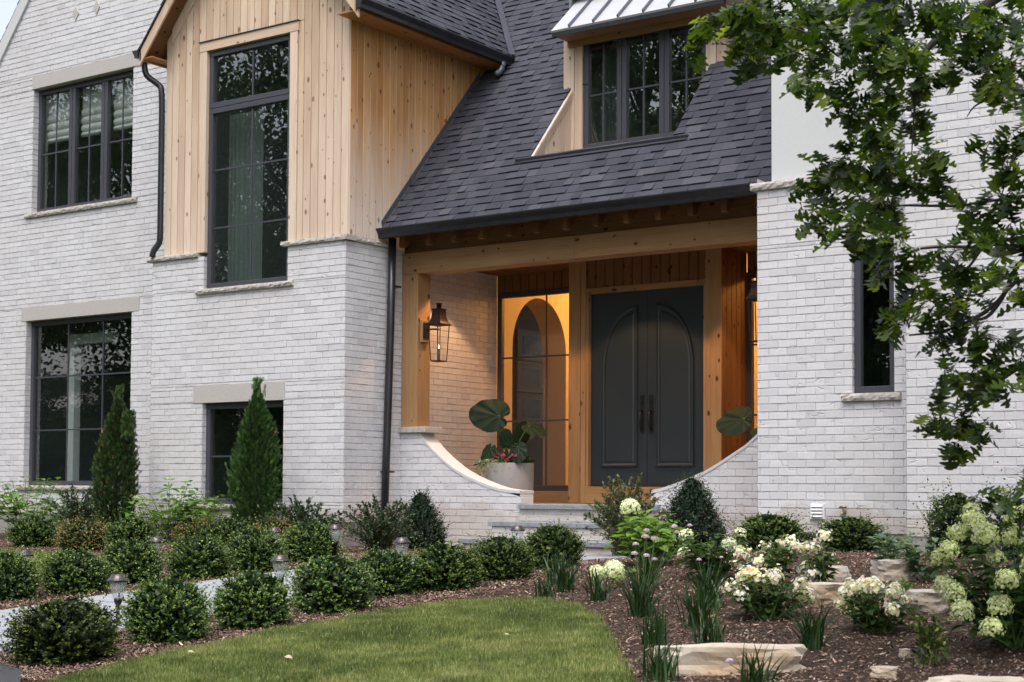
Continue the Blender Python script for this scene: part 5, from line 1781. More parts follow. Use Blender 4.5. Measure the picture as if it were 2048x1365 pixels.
hydrangea((-15.1, 13.75, -.66), 'tall leafy hydrangea with green flat heads between the two arborvitae', .66, .74, 30, .125, M['hyd'],
          [(.02, -.1, .76, .055), (.32, -.05, .73, .05), (-.52, -.1, .50, .10), (-.30, -.25, .30, .05)], M['fl_green'], group=HG, cone=.45, fl=.016)
hydrangea((-13.98, 13.3, -.68), 'small hydrangea shoots left of the tall green arborvitae', .22, .62, 8, .10, M['hyd'], [], M['fl_green'], group=HG)
hydrangea((-6.60, 11.35, ground_z(-6.6, 11.35)), 'bright green hydrangea with one big white ball in front of the porch steps', .37, .46, 38, .115, M['hyd'], [(-.14, -.08, .475, .088), (.60, -1.55, .03, .085), (.42, -1.50, .01, .065)], M['fl_white'], group=HG, nfl=260, fl=.017, rn=.7)
hydrangea((-5.55, 10.55, ground_z(-5.5, 10.5)), 'green hydrangea with cream balls between the two allium rows', .30, .40, 18, .11, M['hyd_dark'], [(-.22, -.06, .33, .06), (.18, -.12, .27, .062), (-.16, -.2, .20, .055), (.16, .1, .35, .05)], M['fl_white'], group=HG, fl=.016)

# --- panicle hydrangeas, cream to blush
def panicle_heads(n, rx, h, rr, zlo=.5, back=.5):
    out = []
    for i in range(n):
        a = R.random() * 6.28; q = rx * math.sqrt(R.uniform(.02, 1))
        z = h * (1 - .55 * (q / rx) ** 2) * R.uniform(.75, 1.06)
        if R.random() < .22: z *= R.uniform(zlo, .8)
        out.append((q * math.cos(a), q * math.sin(a), z, rr * R.uniform(.75, 1.2)))
    return out
PG = 'blush panicle hydrangeas'
hydrangea((-4.33, 8.95, ground_z(-4.3, 8.95)), 'cream flowered panicle hydrangea above the long tan boulder', .27, .30, 34, .062, M['hyd_dark'], panicle_heads(19, .27, .33, .040), M['fl_pink'], 'panicle_hydrangea', PG, head_r=.05, fl=.024, nfl=95, cone=1.0, loosef=.46)
hydrangea((-3.50, 8.72, ground_z(-3.5, 8.72)), 'blush pink panicle hydrangea right of the cream one', .24, .30, 32, .060, M['hyd_dark'], panicle_heads(17, .24, .34, .040), M['fl_pink'], 'panicle_hydrangea', PG, head_r=.05, fl=.024, nfl=95, cone=1.0, loosef=.46)
hydrangea((-4.95, 10.25, ground_z(-4.95, 10.25)), 'white panicle hydrangea on tall stems before the wide pier boxwood', .28, .40, 14, .075, M['hyd_dark'], panicle_heads(11, .28, .43, .040), M['fl_pink'], 'panicle_hydrangea', PG, head_r=.05, fl=.024, nfl=95, cone=1.0, loosef=.46)
hydrangea((-4.42, 9.95, ground_z(-4.42, 9.95)), 'thin white panicle hydrangea beside the wide grey boulder', .15, .42, 7, .075, M['hyd_dark'], panicle_heads(6, .14, .44, .042), M['fl_pink'], 'panicle_hydrangea', PG, head_r=.05, fl=.024, nfl=95, cone=1.0, loosef=.46)
# --- the big lime hydrangea at the right edge
lh = [(-.05, .1, .58, .06), (-.34, .02, .60, .055), (.1, -.5, .38, .06), (-.20, -.12, .66, .072), (.02, -.05, .70, .07), (-.10, -.22, .60, .075), (-.37, -.14, .47, .06), (-.29, -.25, .52, .055), (-.30, -.30, .33, .055), (-.22, -.36, .29, .06), (-.16, -.42, .20, .065), (-.30, -.2, .25, .045), (.05, -.45, .24, .065), (.02, -.50, .13, .06), (-.05, -.2, .48, .05), (.12, -.3, .62, .07), (.2, -.1, .74, .07), (-.27, .05, .73, .05), (.22, -.42, .46, .07)]
hydrangea((-2.62, 8.5, ground_z(-2.6, 8.5)), 'large lime flowered hydrangea at the right edge of the view', .38, .60, 40, .085, M['hyd_dark'], lh, M['fl_lime'], 'panicle_hydrangea', 'lime hydrangea', head_r=.07, fl=.016, nfl=330, cone=1.05, rn=.45, loosef=.12)

# --- alliums: clumps of strap leaves with pompom heads
def allium(loc, label, h, n, spread, heads, mt='strap', hm='fl_purple', group='allium clumps'):
    t = thing('allium', label, 'allium', loc, group)
    V = []; T = []; Rr = []
    for i in range(n):
        a = R.random() * 6.28; q = spread * R.random() ** .7; L_ = h * R.uniform(.6, 1.05)
        bx, by = .035 * R.gauss(0, 1), .035 * R.gauss(0, 1); w_ = .0066 * R.uniform(.7, 1.3)
        ca, sa = math.cos(a), math.sin(a); pr = a + 1.57 + R.gauss(0, .6)
        k0 = len(V); rn = min(.92, max(0, R.gauss(.45, .22))) if R.random() > .012 else .98
        for k in range(6):
            f = k / 5; ww = w_ * (1 - f ** 2.5) + .0006
            b_ = q * f ** 1.7; z = L_ * (f - (.25 * q / spread * f * f if q > spread * .6 else 0))
            c = (bx + b_ * ca, by + b_ * sa, z - .02)
            V += [(c[0] - ww * math.cos(pr), c[1] - ww * math.sin(pr), c[2]), (c[0] + ww * math.cos(pr), c[1] + ww * math.sin(pr), c[2])]
        for k in range(5):
            b2 = k0 + 2 * k; T += [(b2, b2 + 1, b2 + 3), (b2, b2 + 3, b2 + 2)]; Rr += [rn, rn]
    link('blades', np_mesh('blades', V, T, Rr), M[mt], t)
    for (x, y, z, r) in heads:
        mb = MB(); mb.tube(smooth_path([(x * .15, y * .15, 0), (x * .6, y * .6, z * .55), (x, y, z - r * .5)], 3), .0024, 4); sob = mb.build('flower_stalk', M['stem_green'], t)
        FL = Leaves(); m2 = 90
        v = rvec(m2); v[:, 2] = np.abs(v[:, 2]) * 1.0 - .25
        FL.add(T_FLORET, np.array([x, y, z]) + v * r * np.array([1, 1, .75]), np.cross(v, rvec(m2)), v + .3 * rvec(m2), r * .42, .5 + .3 * NP.normal(size=m2) + .3 * v[:, 2])
        FL.build('flower_head', M[hm], sob)
    return t
AL = [((-6.25, 9.25), 'short allium clump at the tip of the lawn', .20, 34, .12, [(.02, .02, .36, .018)], 'fl_seed'),
      ((-6.62, 9.95), 'allium clump touching the end of the front boxwood row', .30, 50, .16, [], 'fl_seed'),
      ((-6.32, 9.62), 'taller allium clump right of the one touching the boxwoods', .33, 60, .16, [(.0, -.05, .28, .012)], 'fl_seed'),
      ((-5.80, 9.28), 'splayed allium clump before the fallen white hydrangea heads', .30, 40, .24, [], 'fl_purple'),
      ((-5.80, 9.95), 'flowering allium clump left of the bare mulch, nearest the big white ball', .36, 70, .22, [(.20, .05, .46, .026), (.02, -.05, .43, .024), (.25, .0, .42, .024), (.12, -.1, .37, .024), (.30, .1, .47, .02)], 'fl_purple'),
      ((-5.15, 8.75), 'flowering allium clump midway down the left allium row', .38, 80, .20, [(.02, .02, .52, .026), (.08, .04, .51, .026), (-.04, 0, .47, .022), (-.02, -.05, .41, .024), (.07, -.05, .40, .022), (.16, -.1, .38, .020)], 'fl_purple'),
      ((-4.46, 7.72), 'narrow allium clump at the left end of the long tan boulder', .28, 50, .10, [], 'fl_purple'),
      ((-4.92, 9.25), 'tall allium clump between the hydrangea with cream balls and the cream one', .36, 80, .20, [(-.06, -.02, .32, .018), (.10, 0, .34, .014)], 'fl_purple'),
      ((-4.55, 8.45), 'dark allium clump in the middle of the right allium row', .34, 80, .18, [], 'fl_purple'),
      ((-4.16, 7.82), 'allium clump with a dried head behind the long tan boulder', .27, 50, .14, [(.02, 0, .17, .022)], 'fl_seed'),
      ((-3.60, 8.0), 'open allium clump below the blush hydrangea', .32, 56, .24, [], 'fl_purple'),
      ((-3.88, 6.78), 'allium clump in front of the left half of the long tan boulder', .26, 46, .13, [], 'fl_purple'),
      ((-3.42, 6.93), 'allium clump with one lilac head before the long tan boulder', .22, 44, .15, [(-.13, -.03, .10, .026)], 'fl_purple')]
for (x, y), lb, h, n, s_, hd, hm in AL: allium((x, y, ground_z(x, y)), lb, h, n, s_, hd, hm=hm)

# --- peonies and a young rose
def peony(loc, label, h, stems, leaf, mt, spread=.16, group='peonies'):
    t = thing('peony', label, 'plant', loc, group)
    mb = MB(); L = Leaves()
    for i in range(stems):
        a = R.random() * 6.28; q = spread * R.uniform(.3, 1); hh = h * R.uniform(.6, 1)
        pts = smooth_path([(0, 0, -.02), (q * .5 * math.cos(a), q * .5 * math.sin(a), hh * .5), (q * math.cos(a), q * math.sin(a), hh)], 3)
        mb.tube(pts, .0035, 5, cap=False)
        for k in range(5):
            f = .45 + .55 * k / 4
            p = np.array(pts[min(len(pts) - 1, int(f * (len(pts) - 1)))])
            for j in range(4):
                b = a + R.uniform(-1.9, 1.9)
                d = np.array([math.cos(b), math.sin(b), R.uniform(-.1, .9)])
                L.add(T_LANCE, [p + d * .02], [d], [np.array([0, 0, 1.0]) + .35 * rvec(1)[0]], leaf * R.uniform(.7, 1.2), R.gauss(.5, .25), 1.5)
    mb.build('stems', M['stem_green'], t); L.build('foliage', mt, t)
    return t
peony((-4.42, 11.25, ground_z(-4.4, 11.2)), 'grey green peony behind the rounded pale boulder', .30, 9, .085, M['peony'])
peony((-4.05, 10.95, ground_z(-4, 10.9)), 'grey green peony on the mulch below the gappy upright boxwood', .27, 13, .085, M['peony'], .20)
loose_shrub((-2.85, 7.78, ground_z(-2.85, 7.78)), 'young rose bush with thin stems at the lower right', .13, .28, 22, .030, M['box_light'], .5, name='rose_bush', group='rose')
loose_shrub((-3.72, 9.75, ground_z(-3.7, 9.7)), 'single sapling shoot beside the grey boulder', .06, .20, 5, .030, M['hyd'], .5, name='seedling', group='seedlings')

# --- elephant ears and bedding flowers
def ear_template(n=44, rings=5):
    V = [(0, 0, 0)]; T = []; 
    out = []
    for i in range(n):
        a = 2 * math.pi * i / n             # 0 = tip
        c = math.cos(a)
        r = .72 + .28 * c
        if abs(a - math.pi) < .55: r *= .35 + .65 * (abs(a - math.pi) / .55)
        w_ = 1.0 + .10 * math.sin(a) ** 2
        out.append((math.sin(a) * r * .66 * w_, c * r * (1.0 if c > 0 else .78), a))
    for k in range(1, rings + 1):
        f = k / rings
        for i, (x, y, a) in enumerate(out):
            z = .030 * f * math.sin(a * 11) - .16 * (x * f) ** 2 - .10 * max(0, y * f) ** 2 + .012 * math.sin(7 * a + 2)
            V.append((x * f, y * f, z))
    for i in range(n): T.append((0, 1 + (i + 1) % n, 1 + i))
    for k in range(rings - 1):
        for i in range(n):
            a = 1 + k * n + i; b = 1 + k * n + (i + 1) % n; c = a + n; d = b + n
            T += [(a, b, d), (a, d, c)]
    return np.array(V, float), np.array(T, int)
T_EAR = ear_template()
def elephant_ear(loc, label, leaves):
    t = thing('elephant_ear', label, 'plant', loc, 'elephant ears')
    for (x, y, z, d, nn, s_) in leaves:
        L = Leaves(); L.add(T_EAR, [(x, y, z)], [d], [nn], s_, R.uniform(.2, .9)); o = L.build('leaf', M['ear'], t)
        for p in o.data.polygons: p.use_smooth = True
        mb = MB(); mb.tube(smooth_path([(x * .1, y * .1, 0), (x * .45, y * .45, z * .6), (x * .9, y * .9, z * .97), (x, y, z)], 4), [.012] * 5 + [.009] * 8, 6); mb.build('leaf_stalk', M['stem_green'], t)
    return t
elephant_ear((-11.37, 16.02, .26), 'dark elephant ear in the left porch planter', [
    (-.10, -.10, .66, (-.75, -.25, .15), (.25, -.85, .35), .42), (-.26, .02, .70, (-.8, .1, -.05), (.3, -.9, .1), .36), (.18, -.02, .36, (.3, .1, .9), (.9, -.3, 0), .24),
    (.34, -.05, .52, (.75, .1, -.35), (.2, -.35, .9), .26), (-.16, -.2, .24, (-.3, -.3, -.8), (-.1, -.9, .3), .22), (.24, -.16, .26, (.25, -.3, -.85), (.2, -.9, .2), .22), (.05, -.15, .30, (.1, -.2, .8), (.1, -.9, .1), .20), (.02, .2, .34, (.1, .4, .3), (0, -.4, .9), .24), (-.28, -.1, .12, (-.8, -.3, -.3), (-.1, -.3, .9), .2)])
elephant_ear((-7.75, 16.05, .26), 'single elephant ear leaf reaching out from behind the brick pier', [
    (-.28, -.10, .55, (-.92, -.05, -.10), (.12, -.80, .5), .36), (.10, .1, .5, (.4, .4, .3), (.1, -.3, .9), .28), (.0, -.2, .42, (.4, -.5, -.2), (.1, -.4, .9), .26)])
def bedding(loc, label):
    t = thing('bedding_flowers', label, 'flowers', loc, 'porch bedding flowers')
    L = Leaves(); n = 700
    a = NP.random(n) * 6.28; q = .29 * np.sqrt(NP.random(n))
    L.add(T_SMALL, np.stack([q * np.cos(a), q * np.sin(a), .03 + .12 * NP.random(n) * (1 - (q / .36) ** 2) + .02], 1), rvec(n) + np.array([0, 0, .6]), rvec(n) + np.array([0, 0, 1]), .045, .3 * NP.random(n))
    L.build('foliage', M['hyd_dark'], t)
    L = Leaves(); n = 420
    f = NP.random(n); a = 3.9 + .55 * NP.normal(size=n); q = .30 + .10 * np.sin(f * 1.6) + .03 * NP.normal(size=n)
    L.add(T_SMALL, np.stack([q * np.cos(a), q * np.sin(a), .08 - .30 * f ** 1.4 * (NP.random(n))], 1), rvec(n) + np.array([0, 0, -.3]), rvec(n), .028, .7 + .3 * NP.random(n))
    L.build('trailing_foliage', M['peony'], t)
    for nm, m_, c, k in (('yellow_bloom', 'fl_yellow', ((-.26, -.14), (-.22, -.20), (-.19, -.13), (-.17, -.26)), 0), ('magenta_bloom', 'fl_hot', ((-.08, -.26), (-.02, -.28), (.04, -.22), (.07, -.26), (.14, -.26), (.19, -.24), (.24, -.2), (.12, -.31)), 0), ('white_bloom', 'fl_white', ((-.04, -.2), (.05, -.16), (.02, -.18)), 0)):
        L = Leaves()
        for (x, y) in c:
            m2 = 6; L.add(T_FLORET, np.array([x, y, R.uniform(.05, .17)]) + .012 * NP.normal(size=(m2, 3)), rvec(m2), np.array([.1, -.8, .6]) + .4 * rvec(m2), .030, NP.random(m2))
            L.build(nm, M[m_], t); L = Leaves()
    return t
bedding((-11.37, 16.02, .28), 'mixed yellow, magenta and white flowers in the left porch planter')

# ------------------------------------------------------------------ the oak that hangs in from the right
OAK_CLUSTERS = [(-3.51, 6.73, 2.32, 0.11), (-3.49, 6.57, 2.14, 0.08), (-3.51, 6.94, 2.3, 0.11), (-3.35, 6.73, 2.34, 0.12), (-3.22, 6.71, 2.22, 0.12), (-3.35, 7.06, 2.43, 0.11), (-3.29, 7.19, 2.37, 0.14), (-3.22, 7.09, 2.16, 0.13), (-3.12, 7.1, 2.4, 0.14), (-2.98, 6.5, 1.84, 0.07), (-3.0, 6.89, 2.15, 0.13), (-2.87, 6.64, 1.88, 0.12), (-2.76, 6.57, 2.15, 0.13), (-2.7, 6.53, 1.95, 0.12), (-2.79, 6.63, 1.74, 0.1), (-3.04, 7.41, 1.84, 0.09), (-2.92, 7.33, 2.32, 0.15), (-2.89, 7.34, 2.01, 0.14), (-2.86, 7.36, 1.84, 0.11), (-2.59, 6.73, 2.0, 0.14), (-2.59, 6.87, 2.22, 0.14), (-2.67, 7.26, 1.99, 0.12), (-2.75, 7.35, 1.87, 0.11), (-2.73, 7.5, 2.28, 0.13), (-2.69, 7.56, 2.44, 0.13), (-2.31, 6.77, 2.09, 0.1), (-2.57, 7.29, 2.08, 0.11), (-2.47, 7.43, 2.36, 0.12), (-2.36, 7.3, 2.15, 0.12), (-2.17, 7.0, 2.16, 0.11), (-2.39, 7.25, 1.97, 0.1), (-2.14, 6.91, 1.92, 0.11), (-2.41, 7.85, 2.03, 0.08), (-2.45, 7.73, 2.02, 0.07), (-3.06, 6.9, 1.54, 0.08), (-2.85, 6.71, 1.52, 0.1), (-3.27, 7.24, 1.49, 0.08), (-3.01, 6.97, 1.41, 0.13), (-3.0, 7.38, 1.6, 0.12), (-3.03, 7.32, 1.42, 0.14), (-2.76, 7.05, 1.59, 0.11), (-2.67, 6.99, 1.45, 0.12), (-2.81, 7.15, 1.34, 0.13), (-2.76, 6.94, 1.64, 0.1), (-2.49, 6.78, 1.55, 0.09), (-2.53, 6.95, 1.45, 0.08), (-3.18, 7.17, 1.36, 0.07), (-2.73, 6.47, 1.17, 0.09), (-2.65, 6.53, 1.12, 0.09), (-3.48, 7.28, 2.3, 0.1), (-3.44, 6.85, 2.16, 0.09), (-2.37, 7.36, 1.67, 0.08), (-2.26, 7.35, 1.7, 0.07), (-2.26, 7.19, 1.53, 0.06), (-3.01, 7.56, 1.15, 0.09), (-2.61, 6.76, 1.09, 0.1), (-2.7, 7.0, 0.89, 0.09), (-2.54, 6.83, 0.97, 0.12), (-2.59, 7.37, 1.13, 0.12), (-2.34, 7.06, 1.14, 0.12), (-2.25, 7.23, 1.2, 0.11), (-2.52, 7.55, 1.4, 0.1), (-2.25, 7.17, 1.36, 0.09), (-2.62, 7.25, 0.88, 0.13), (-2.61, 7.72, 1.0, 0.14), (-2.2, 6.93, 0.95, 0.12), (-2.12, 6.94, 0.81, 0.1), (-2.61, 6.82, 0.74, 0.09), (-2.7, 7.48, 0.73, 0.1), (-2.53, 7.4, 0.76, 0.12), (-2.27, 7.08, 0.67, 0.12), (-2.21, 7.25, 0.61, 0.09), (-2.44, 6.88, 0.54, 0.05), (-2.43, 7.27, 0.55, 0.1), (-2.17, 6.9, 0.48, 0.07), (-2.67, 7.44, 0.33, 0.09), (-2.66, 7.71, 0.36, 0.11), (-2.62, 7.82, 0.3, 0.08), (-2.64, 7.51, 0.22, 0.05), (-2.66, 7.79, 0.48, 0.07), (-2.15, 6.91, -0.02, 0.08), (-2.2, 7.23, 0.08, 0.06), (-2.44, 7.98, -0.14, 0.06)]
OAK_BRANCHES = [[(-2.13, 7.69, 2.6), (-2.4, 7.51, 2.43), (-2.52, 7.43, 2.31), (-2.63, 7.36, 2.24), (-2.7, 7.31, 2.15), (-2.71, 7.3, 2.12)], [(-2.66, 7.16, 2.08), (-2.67, 7.16, 1.97), (-2.69, 7.16, 1.77), (-2.7, 7.16, 1.6)], [(-2.57, 7.48, 2.34), (-2.61, 7.45, 2.37), (-2.64, 7.43, 2.39), (-2.71, 7.38, 2.42)], [(-2.53, 7.35, 2.28), (-2.52, 7.36, 2.22), (-2.5, 7.37, 2.17)], [(-2.11, 7.76, 1.91), (-2.3, 7.63, 1.97), (-2.37, 7.57, 2.02), (-2.41, 7.54, 2.09), (-2.48, 7.49, 2.13)], [(-2.3, 7.37, 1.94), (-2.36, 7.33, 1.9), (-2.43, 7.28, 1.85), (-2.46, 7.26, 1.8)], [(-2.3, 7.32, 1.95), (-2.33, 7.29, 1.94), (-2.39, 7.25, 1.88)], [(-2.67, 7.18, 2.09), (-2.76, 7.11, 2.1), (-2.94, 6.98, 2.08), (-3.13, 6.84, 2.23), (-3.33, 6.7, 2.26), (-3.45, 6.61, 2.21)], [(-2.64, 7.03, 2.27), (-2.66, 7.01, 2.39)], [(-2.08, 7.61, 1.22), (-2.26, 7.48, 1.17), (-2.37, 7.4, 1.14), (-2.43, 7.36, 1.17), (-2.55, 7.27, 1.18), (-2.67, 7.19, 1.17)], [(-2.57, 7.53, 1.42), (-2.71, 7.43, 1.42), (-2.82, 7.35, 1.42), (-2.95, 7.26, 1.4), (-3.14, 7.13, 1.45)], [(-2.07, 7.58, 1.45), (-2.26, 7.44, 1.42), (-2.48, 7.29, 1.38)], [(-2.61, 7.03, 1.45), (-2.7, 6.97, 1.45), (-2.73, 6.95, 1.48)], [(-2.44, 7.17, 1.35), (-2.5, 7.13, 1.44), (-2.62, 7.05, 1.46)], [(-2.06, 7.53, 1.01), (-2.23, 7.4, 1.11), (-2.33, 7.34, 0.91), (-2.41, 7.29, 0.82), (-2.53, 7.2, 0.87)], [(-2.13, 7.79, 0.72), (-2.32, 7.66, 0.62), (-2.41, 7.6, 0.55), (-2.5, 7.54, 0.47), (-2.58, 7.49, 0.37)], [(-2.08, 7.61, 0.83), (-2.26, 7.48, 1.02), (-2.4, 7.39, 0.88), (-2.56, 7.28, 0.78), (-2.72, 7.17, 0.75)], [(-2.09, 7.61, 0.2), (-2.25, 7.5, 0.08), (-2.32, 7.45, -0.02)], [(-2.25, 7.32, 1.6), (-2.28, 7.31, 1.52), (-2.31, 7.29, 1.39)], [(-2.51, 7.59, 1.2), (-2.58, 7.55, 1.1), (-2.74, 7.44, 1.05)], [(-2.68, 7.2, 1.17), (-2.78, 7.14, 1.12), (-2.86, 7.08, 1.06)], [(-2.67, 7.08, 1.59), (-2.74, 7.04, 1.51), (-2.91, 6.92, 1.46)]]
OAK_BASE = Vector((-.85, 8.9, ground_z(-.85, 8.9)))
def oak_tree():
    t = thing('oak_tree', 'oak branch with lobed dark green leaves hanging in from the upper right', 'tree', OAK_BASE)
    mb = MB()
    top = Vector((-.75, 8.7, 6.2))
    mb.tube(smooth_path([(0, 0, -.2), (.03, .02, 1.0), (.0, -.05, 2.6), (.10, -.10, 4.5), tuple(top - OAK_BASE)], 4), [.26, .22, .20, .19, .185, .18, .175, .17, .165, .16, .155, .15, .14, .13, .12, .11, .10], 12)
    extra = []
    for i, b in enumerate(OAK_BRANCHES):
        pts = [Vector(p) - OAK_BASE for p in b]
        r0 = {0: .040, 4: .028, 9: .022, 11: .022, 14: .022, 15: .018, 16: .018, 17: .010}.get(i, .009)
        if i in (0, 4, 9, 11, 14, 15, 16, 17):      # main limbs start at the trunk
            h = pts[0].z + .35
            tr = Vector((.03, -.05, h + .2))
            pts = [tr, tr.lerp(pts[0], .5) + Vector((0, 0, .06))] + pts
        n0 = len(pts)
        if i in (0, 4, 9, 11, 14, 15, 16, 17):
            for f in (.12, .3, .48, .66, .84, 1.0):
                for q in range(2):
                    c_ = pts[0].lerp(pts[2], f) + Vector((R.uniform(.0, .2), R.uniform(-.3, .2), R.uniform(-.16, .16)))
                    extra.append((c_.x, c_.y, c_.z, .13))
        sp = smooth_path(pts, 4)
        mb.tube(sp, [r0 * (1 - .75 * k / (len(sp) - 1)) for k in range(len(sp))], 7)
    L = Leaves()
    rel = [(x - OAK_BASE.x, y - OAK_BASE.y, z - OAK_BASE.z, r) for (x, y, z, r) in OAK_CLUSTERS]
    for (x, y, z, r) in rel + extra:
        c = np.array((x, y, z))
        nt_ = max(3, int(6.0 * r / .11))
        for k in range(nt_):
            dirr = rvec(1)[0] * np.array([1, 1, .75])
            tip = c + dirr * r * R.uniform(.45, .95)
            b = c + dirr * r * .1 + np.array([0, 0, .02])
            mb.tube([tuple(b), tuple((b + tip) / 2 + np.array([0, 0, .01])), tuple(tip)], [.003, .0025, .0015], 4, cap=False)
            n = R.randint(5, 6)
            f = NP.random(n) ** .6
            p = b + (tip - b) * f[:, None] + .012 * NP.normal(size=(n, 3))
            d = dirr * .7 + .85 * rvec(n) + np.array([0, 0, -.30])
            nn = np.array([0, 0, 1.0]) + .65 * rvec(n)
            L.add(T_OAK, p, d, nn, .104 * (.62 + .6 * NP.random(n)), .42 + .26 * NP.normal(size=n), 1.05)
    # the crown out of view above and to the right
    n = 2600
    a = NP.random(n) * 6.28; q = 2.2 * np.sqrt(NP.random(n))
    p = np.stack([.5 + q * np.cos(a), -.3 + q * np.sin(a), 5.6 + 2.6 * NP.random(n)], 1)
    keep = (p[:, 0] > -1.3)
    p = p[keep]; n = len(p)
    L.add(T_OAK, p, rvec(n), np.array([0, 0, 1.0]) + .6 * rvec(n), .15, .42 + .26 * NP.normal(size=n))
    mb.build('trunk', M['bark'], t, smooth=True)
    L.build('crown', M['oak'], t)
oak_tree()

# ------------------------------------------------------------------ ground cover
def in_view_bed(n):
    """points on the bark of the beds, denser where the photograph looks"""
    out = []
    zones = [((-10.9, -9.7, 5.6, 14.0), .20), ((-8.0, -6.85, 5.4, 12.6), .27), ((-17.5, -10.9, 10.6, 14.0), .13), ((-7.2, -1.8, 6.2, 14.2), .40)]
    for (x0, x1, y0, y1), f in zones:
        m = int(n * f)
        x = x0 + (x1 - x0) * NP.random(m); y = y0 + (y1 - y0) * NP.random(m) ** 1.35
        out.append(np.stack([x, y], 1))
    p = np.concatenate(out)
    ok = np.array([not (inside(q, LAWN) or inside(q, PATH) or inside(q, DRIVE) or inside(q, LAWN2)) for q in p])
    return p[ok]
def bark_chips():
    p = in_view_bed(190000)
    n = len(p)
    z = np.array([ground_z(a, b) for a, b in p])
    pos = np.stack([p[:, 0], p[:, 1], z + .002 + .016 * NP.random(n)], 1)
    a = NP.random(n) * 6.28
    d = np.stack([np.cos(a), np.sin(a), .35 * NP.normal(size=n)], 1)
    nn = np.array([0, 0, 1.0]) + .45 * rvec(n)
    tv = np.array([(-.5, 0, 0), (.5, .08, 0), (.42, 1, .05), (-.4, .9, 0)], float)
    V = []; 
    L = Leaves()
    small = NP.random(n) < .75
    size = np.where(small, .008 + .012 * NP.random(n), .016 + .022 * NP.random(n))
    r = NP.random(n)
    L.add((tv * np.array([.32, 1, 1]), np.array([(0, 1, 2), (0, 2, 3)])), pos, d, nn, size, r)
    o = L.build('bark_mulch', M['chip']); o["kind"] = 'stuff'
    tag(o, 'brown shredded bark mulch covering the beds', 'mulch')
bark_chips()
def turf(name, n, box, poly, hmin, hmax, wid, label, edge=True):
    x = box[0] + (box[1] - box[0]) * NP.random(n); y = box[2] + (box[3] - box[2]) * NP.random(n) ** 1.15
    jx = .022 * np.sin(x * 41 + 3 * np.sin(y * 29)) + .018 * np.sin(y * 67) + .012 * NP.normal(size=n)
    ok = np.array([inside((a + j, b + .6 * j), poly) for a, b, j in zip(x, y, jx)])
    x, y = x[ok], y[ok]; n = len(x)
    z = np.array([ground_z(a, b) for a, b in zip(x, y)]) + .008
    f1 = .5 + .32 * np.sin(x * 3.1 + 1.3 * np.sin(y * 2.3)) * np.sin(y * 2.7 + 1.1 * np.sin(x * 1.9)) + .18 * np.sin(x * 7.7 + 2.1 * np.sin(y * 4.3) + 1) * np.sin(y * 6.1 + 1.9 * np.sin(x * 5.2))
    f2 = .5 + .5 * np.sin(x * 9.1 + 2 * np.sin(y * 5.1)) * np.sin(y * 11.3 + 1.7 * np.sin(x * 7.3))
    h = (hmin + (hmax - hmin) * NP.random(n)) * (.75 + .4 * f2)
    a = NP.random(n) * 6.28
    lean = .55 * NP.random(n)
    tip = np.stack([np.cos(a) * lean * h, np.sin(a) * lean * h, h * (1 - .3 * lean)], 1)
    b = a + 1.57 + .6 * NP.normal(size=n)
    sd = np.stack([np.cos(b), np.sin(b), np.zeros(n)], 1) * (wid * (.7 + .6 * NP.random(n)))[:, None]
    base = np.stack([x, y, z], 1)
    mid = base + tip * .5 + np.stack([np.zeros(n), np.zeros(n), h * .08], 1)
    V = np.stack([base - sd, base + sd, mid + sd * .75, mid - sd * .75, base + tip], 1).reshape(-1, 3)
    k = np.arange(n)[:, None, None] * 5
    T = (np.array([(0, 1, 2), (0, 2, 3), (3, 2, 4)])[None] + k).reshape(-1, 3)
    rnd = .40 + .20 * NP.normal(size=n) + .62 * (f1 - .5) - .26 * (f2 - .5)
    dry = NP.random(n) < .05 + .30 * np.clip(f1 - .62, 0, 1)
    rnd = np.where(dry, .9 + .1 * NP.random(n), np.clip(rnd, 0, .9))
    o = link(name, np_mesh(name, V, T, np.repeat(rnd, 3)), M['grass'])
    tag(o, label, 'grass', None, 'stuff')
turf('grass', 250000, (-7.0, -3.2, 5.1, 9.15), LAWN, .022, .045, .0019, 'short mown grass of the front lawn')
turf('grass', 26000, (-18, -11.3, 8.6, 11.1), LAWN2, .03, .06, .005, 'pale grass beyond the boxwoods at the far left')
# a few dead leaves lying about
for (x, y, s_, a, lb) in ((-6.05, 6.35, .05, .3, 'large pale dead leaf flat on the middle of the lawn'), (-5.35, 7.5, .045, 1.2, 'small white leaf on the lawn near the curved edge'), (-6.62, 7.1, .05, 2.2, 'small pale leaf on the lawn below the front boxwoods'), (-6.72, 6.25, .04, .9, 'curled tan leaf on the left part of the lawn'), (-6.9, 5.75, .04, 2.9, 'orange brown leaf at the lower left edge of the lawn')):
    L = Leaves()
    L.add(T_OVATE, [(0, 0, .0)], [(math.cos(a), math.sin(a), .05)], [(.1, -.25, 1)], s_, .6, 1.1)
    o = L.build('fallen_leaf', M['fallen']); o.location = (x, y, ground_z(x, y) + .045)
    tag(o, lb, 'leaf', 'dead leaves on the lawn')

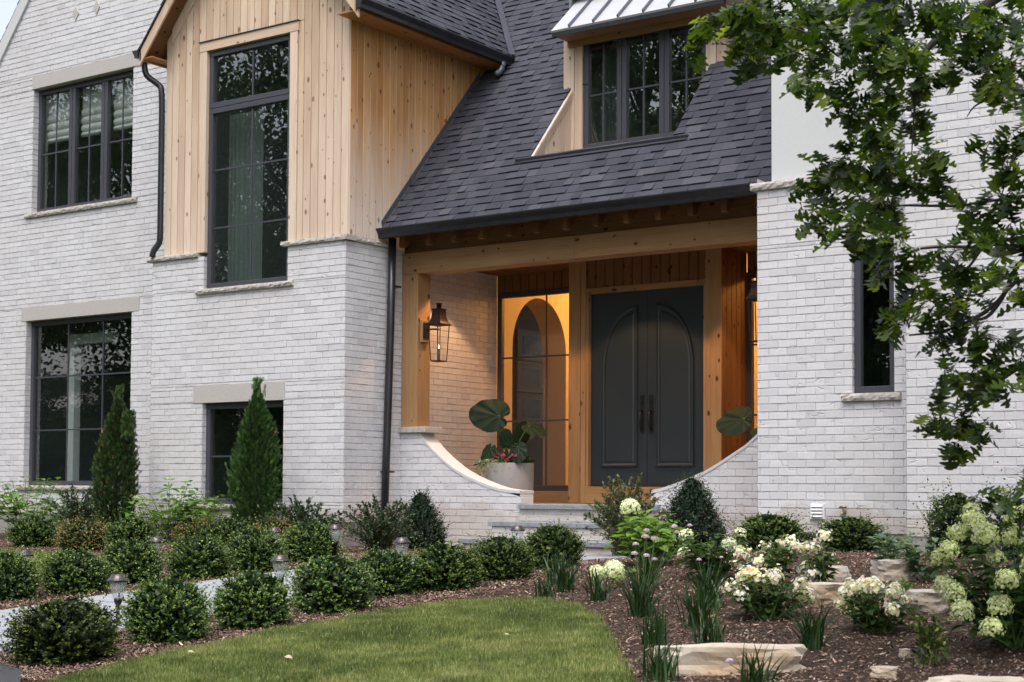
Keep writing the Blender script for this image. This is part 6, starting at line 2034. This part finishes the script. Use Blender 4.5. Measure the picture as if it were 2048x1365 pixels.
# ------------------------------------------------------------------ trees across the street, seen as reflections in the panes
def street_tree_mesh(seed, h, r):
    rg = np.random.default_rng(seed)
    L = Leaves()
    nb = 62
    v = rg.normal(size=(nb, 3)); v = unit(v)
    c = v * (rg.random((nb, 1)) ** .45) * np.array([r, r, h * .40]) + np.array([0, 0, h * .60])
    for p in c:
        n = 380
        o = rg.normal(size=(n, 3)) * np.array([.75, .75, .42]) * r * .16
        L.add(T_DIAMOND, p + o, unit(rg.normal(size=(n, 3))), unit(rg.normal(size=(n, 3)) * .7 + np.array([0, 0, 1])), .24, .4 + .25 * rg.normal(size=n))
    return L.mesh('crown'), c
CR1, cc1 = street_tree_mesh(3, 22, 6.5)
CR2, cc2 = street_tree_mesh(9, 20, 6.0)
def trunk_mesh(h, cc):
    mb = MB()
    mb.tube([(0, 0, -.3), (.1, 0, h * .3), (0, .1, h * .6), (0, 0, h * .9)], [.42, .32, .2, .05], 10)
    for p in cc[::4]: mb.tube([(0, 0, max(h * .25, p[2] * .6)), tuple(p * np.array([.5, .5, .85])), tuple(p)], [.12, .08, .03], 5)
    return mb
tm1 = trunk_mesh(17, cc1).build('trunk', M['bark']); tm2 = trunk_mesh(15, cc2).build('trunk', M['bark'])
t1 = thing('street_tree', 'tall leafy tree seen only as a dark reflection in the window panes', 'tree', (-27, -15, -1.7), 'trees mirrored in the windows')
link('crown', CR1, M['treeleaf'], t1); tm1.parent = t1
t2 = thing('street_tree', 'tall leafy tree seen only as a dark reflection in the window panes', 'tree', (-38, -14, -1.7), 'trees mirrored in the windows')
link('crown', CR2, M['treeleaf'], t2); tm2.parent = t2
for i, (x, y, s_) in enumerate(((-19, -17, 1.0), (-33, -22, 1.15), (-47, -13, 1.0), (-56, -22, 1.1), (-64, -9, 1.0), (-44, -30, 1.2), (-74, -24, 1.2), (-12, -20, 1.05), (-24, -30, 1.2), (-52, -4, .9), (-5, -26, 1.1))):
    copy_tree(t1 if i % 2 else t2, (x, y, -1.7), R.random() * 6.28, None, (s_, s_, s_))
for x, y in ((-30, -10), (-36, -9), (-42, -8), (-48, -7), (-55, -8), (-24, -12), (-18, -13), (-12, -14), (-62, -12), (-33, -17), (-45, -18), (-70, -16), (-58, -20), (-66, -25), (-76, -31), (-86, -39), (-52, -15), (-80, -22), (-96, -34), (-70, -36)):
    copy_tree(t1, (x, y, -3.4), R.random() * 6.28, 'low bushy tree seen only as a dark reflection in the lower panes', (.62, .62, .36))
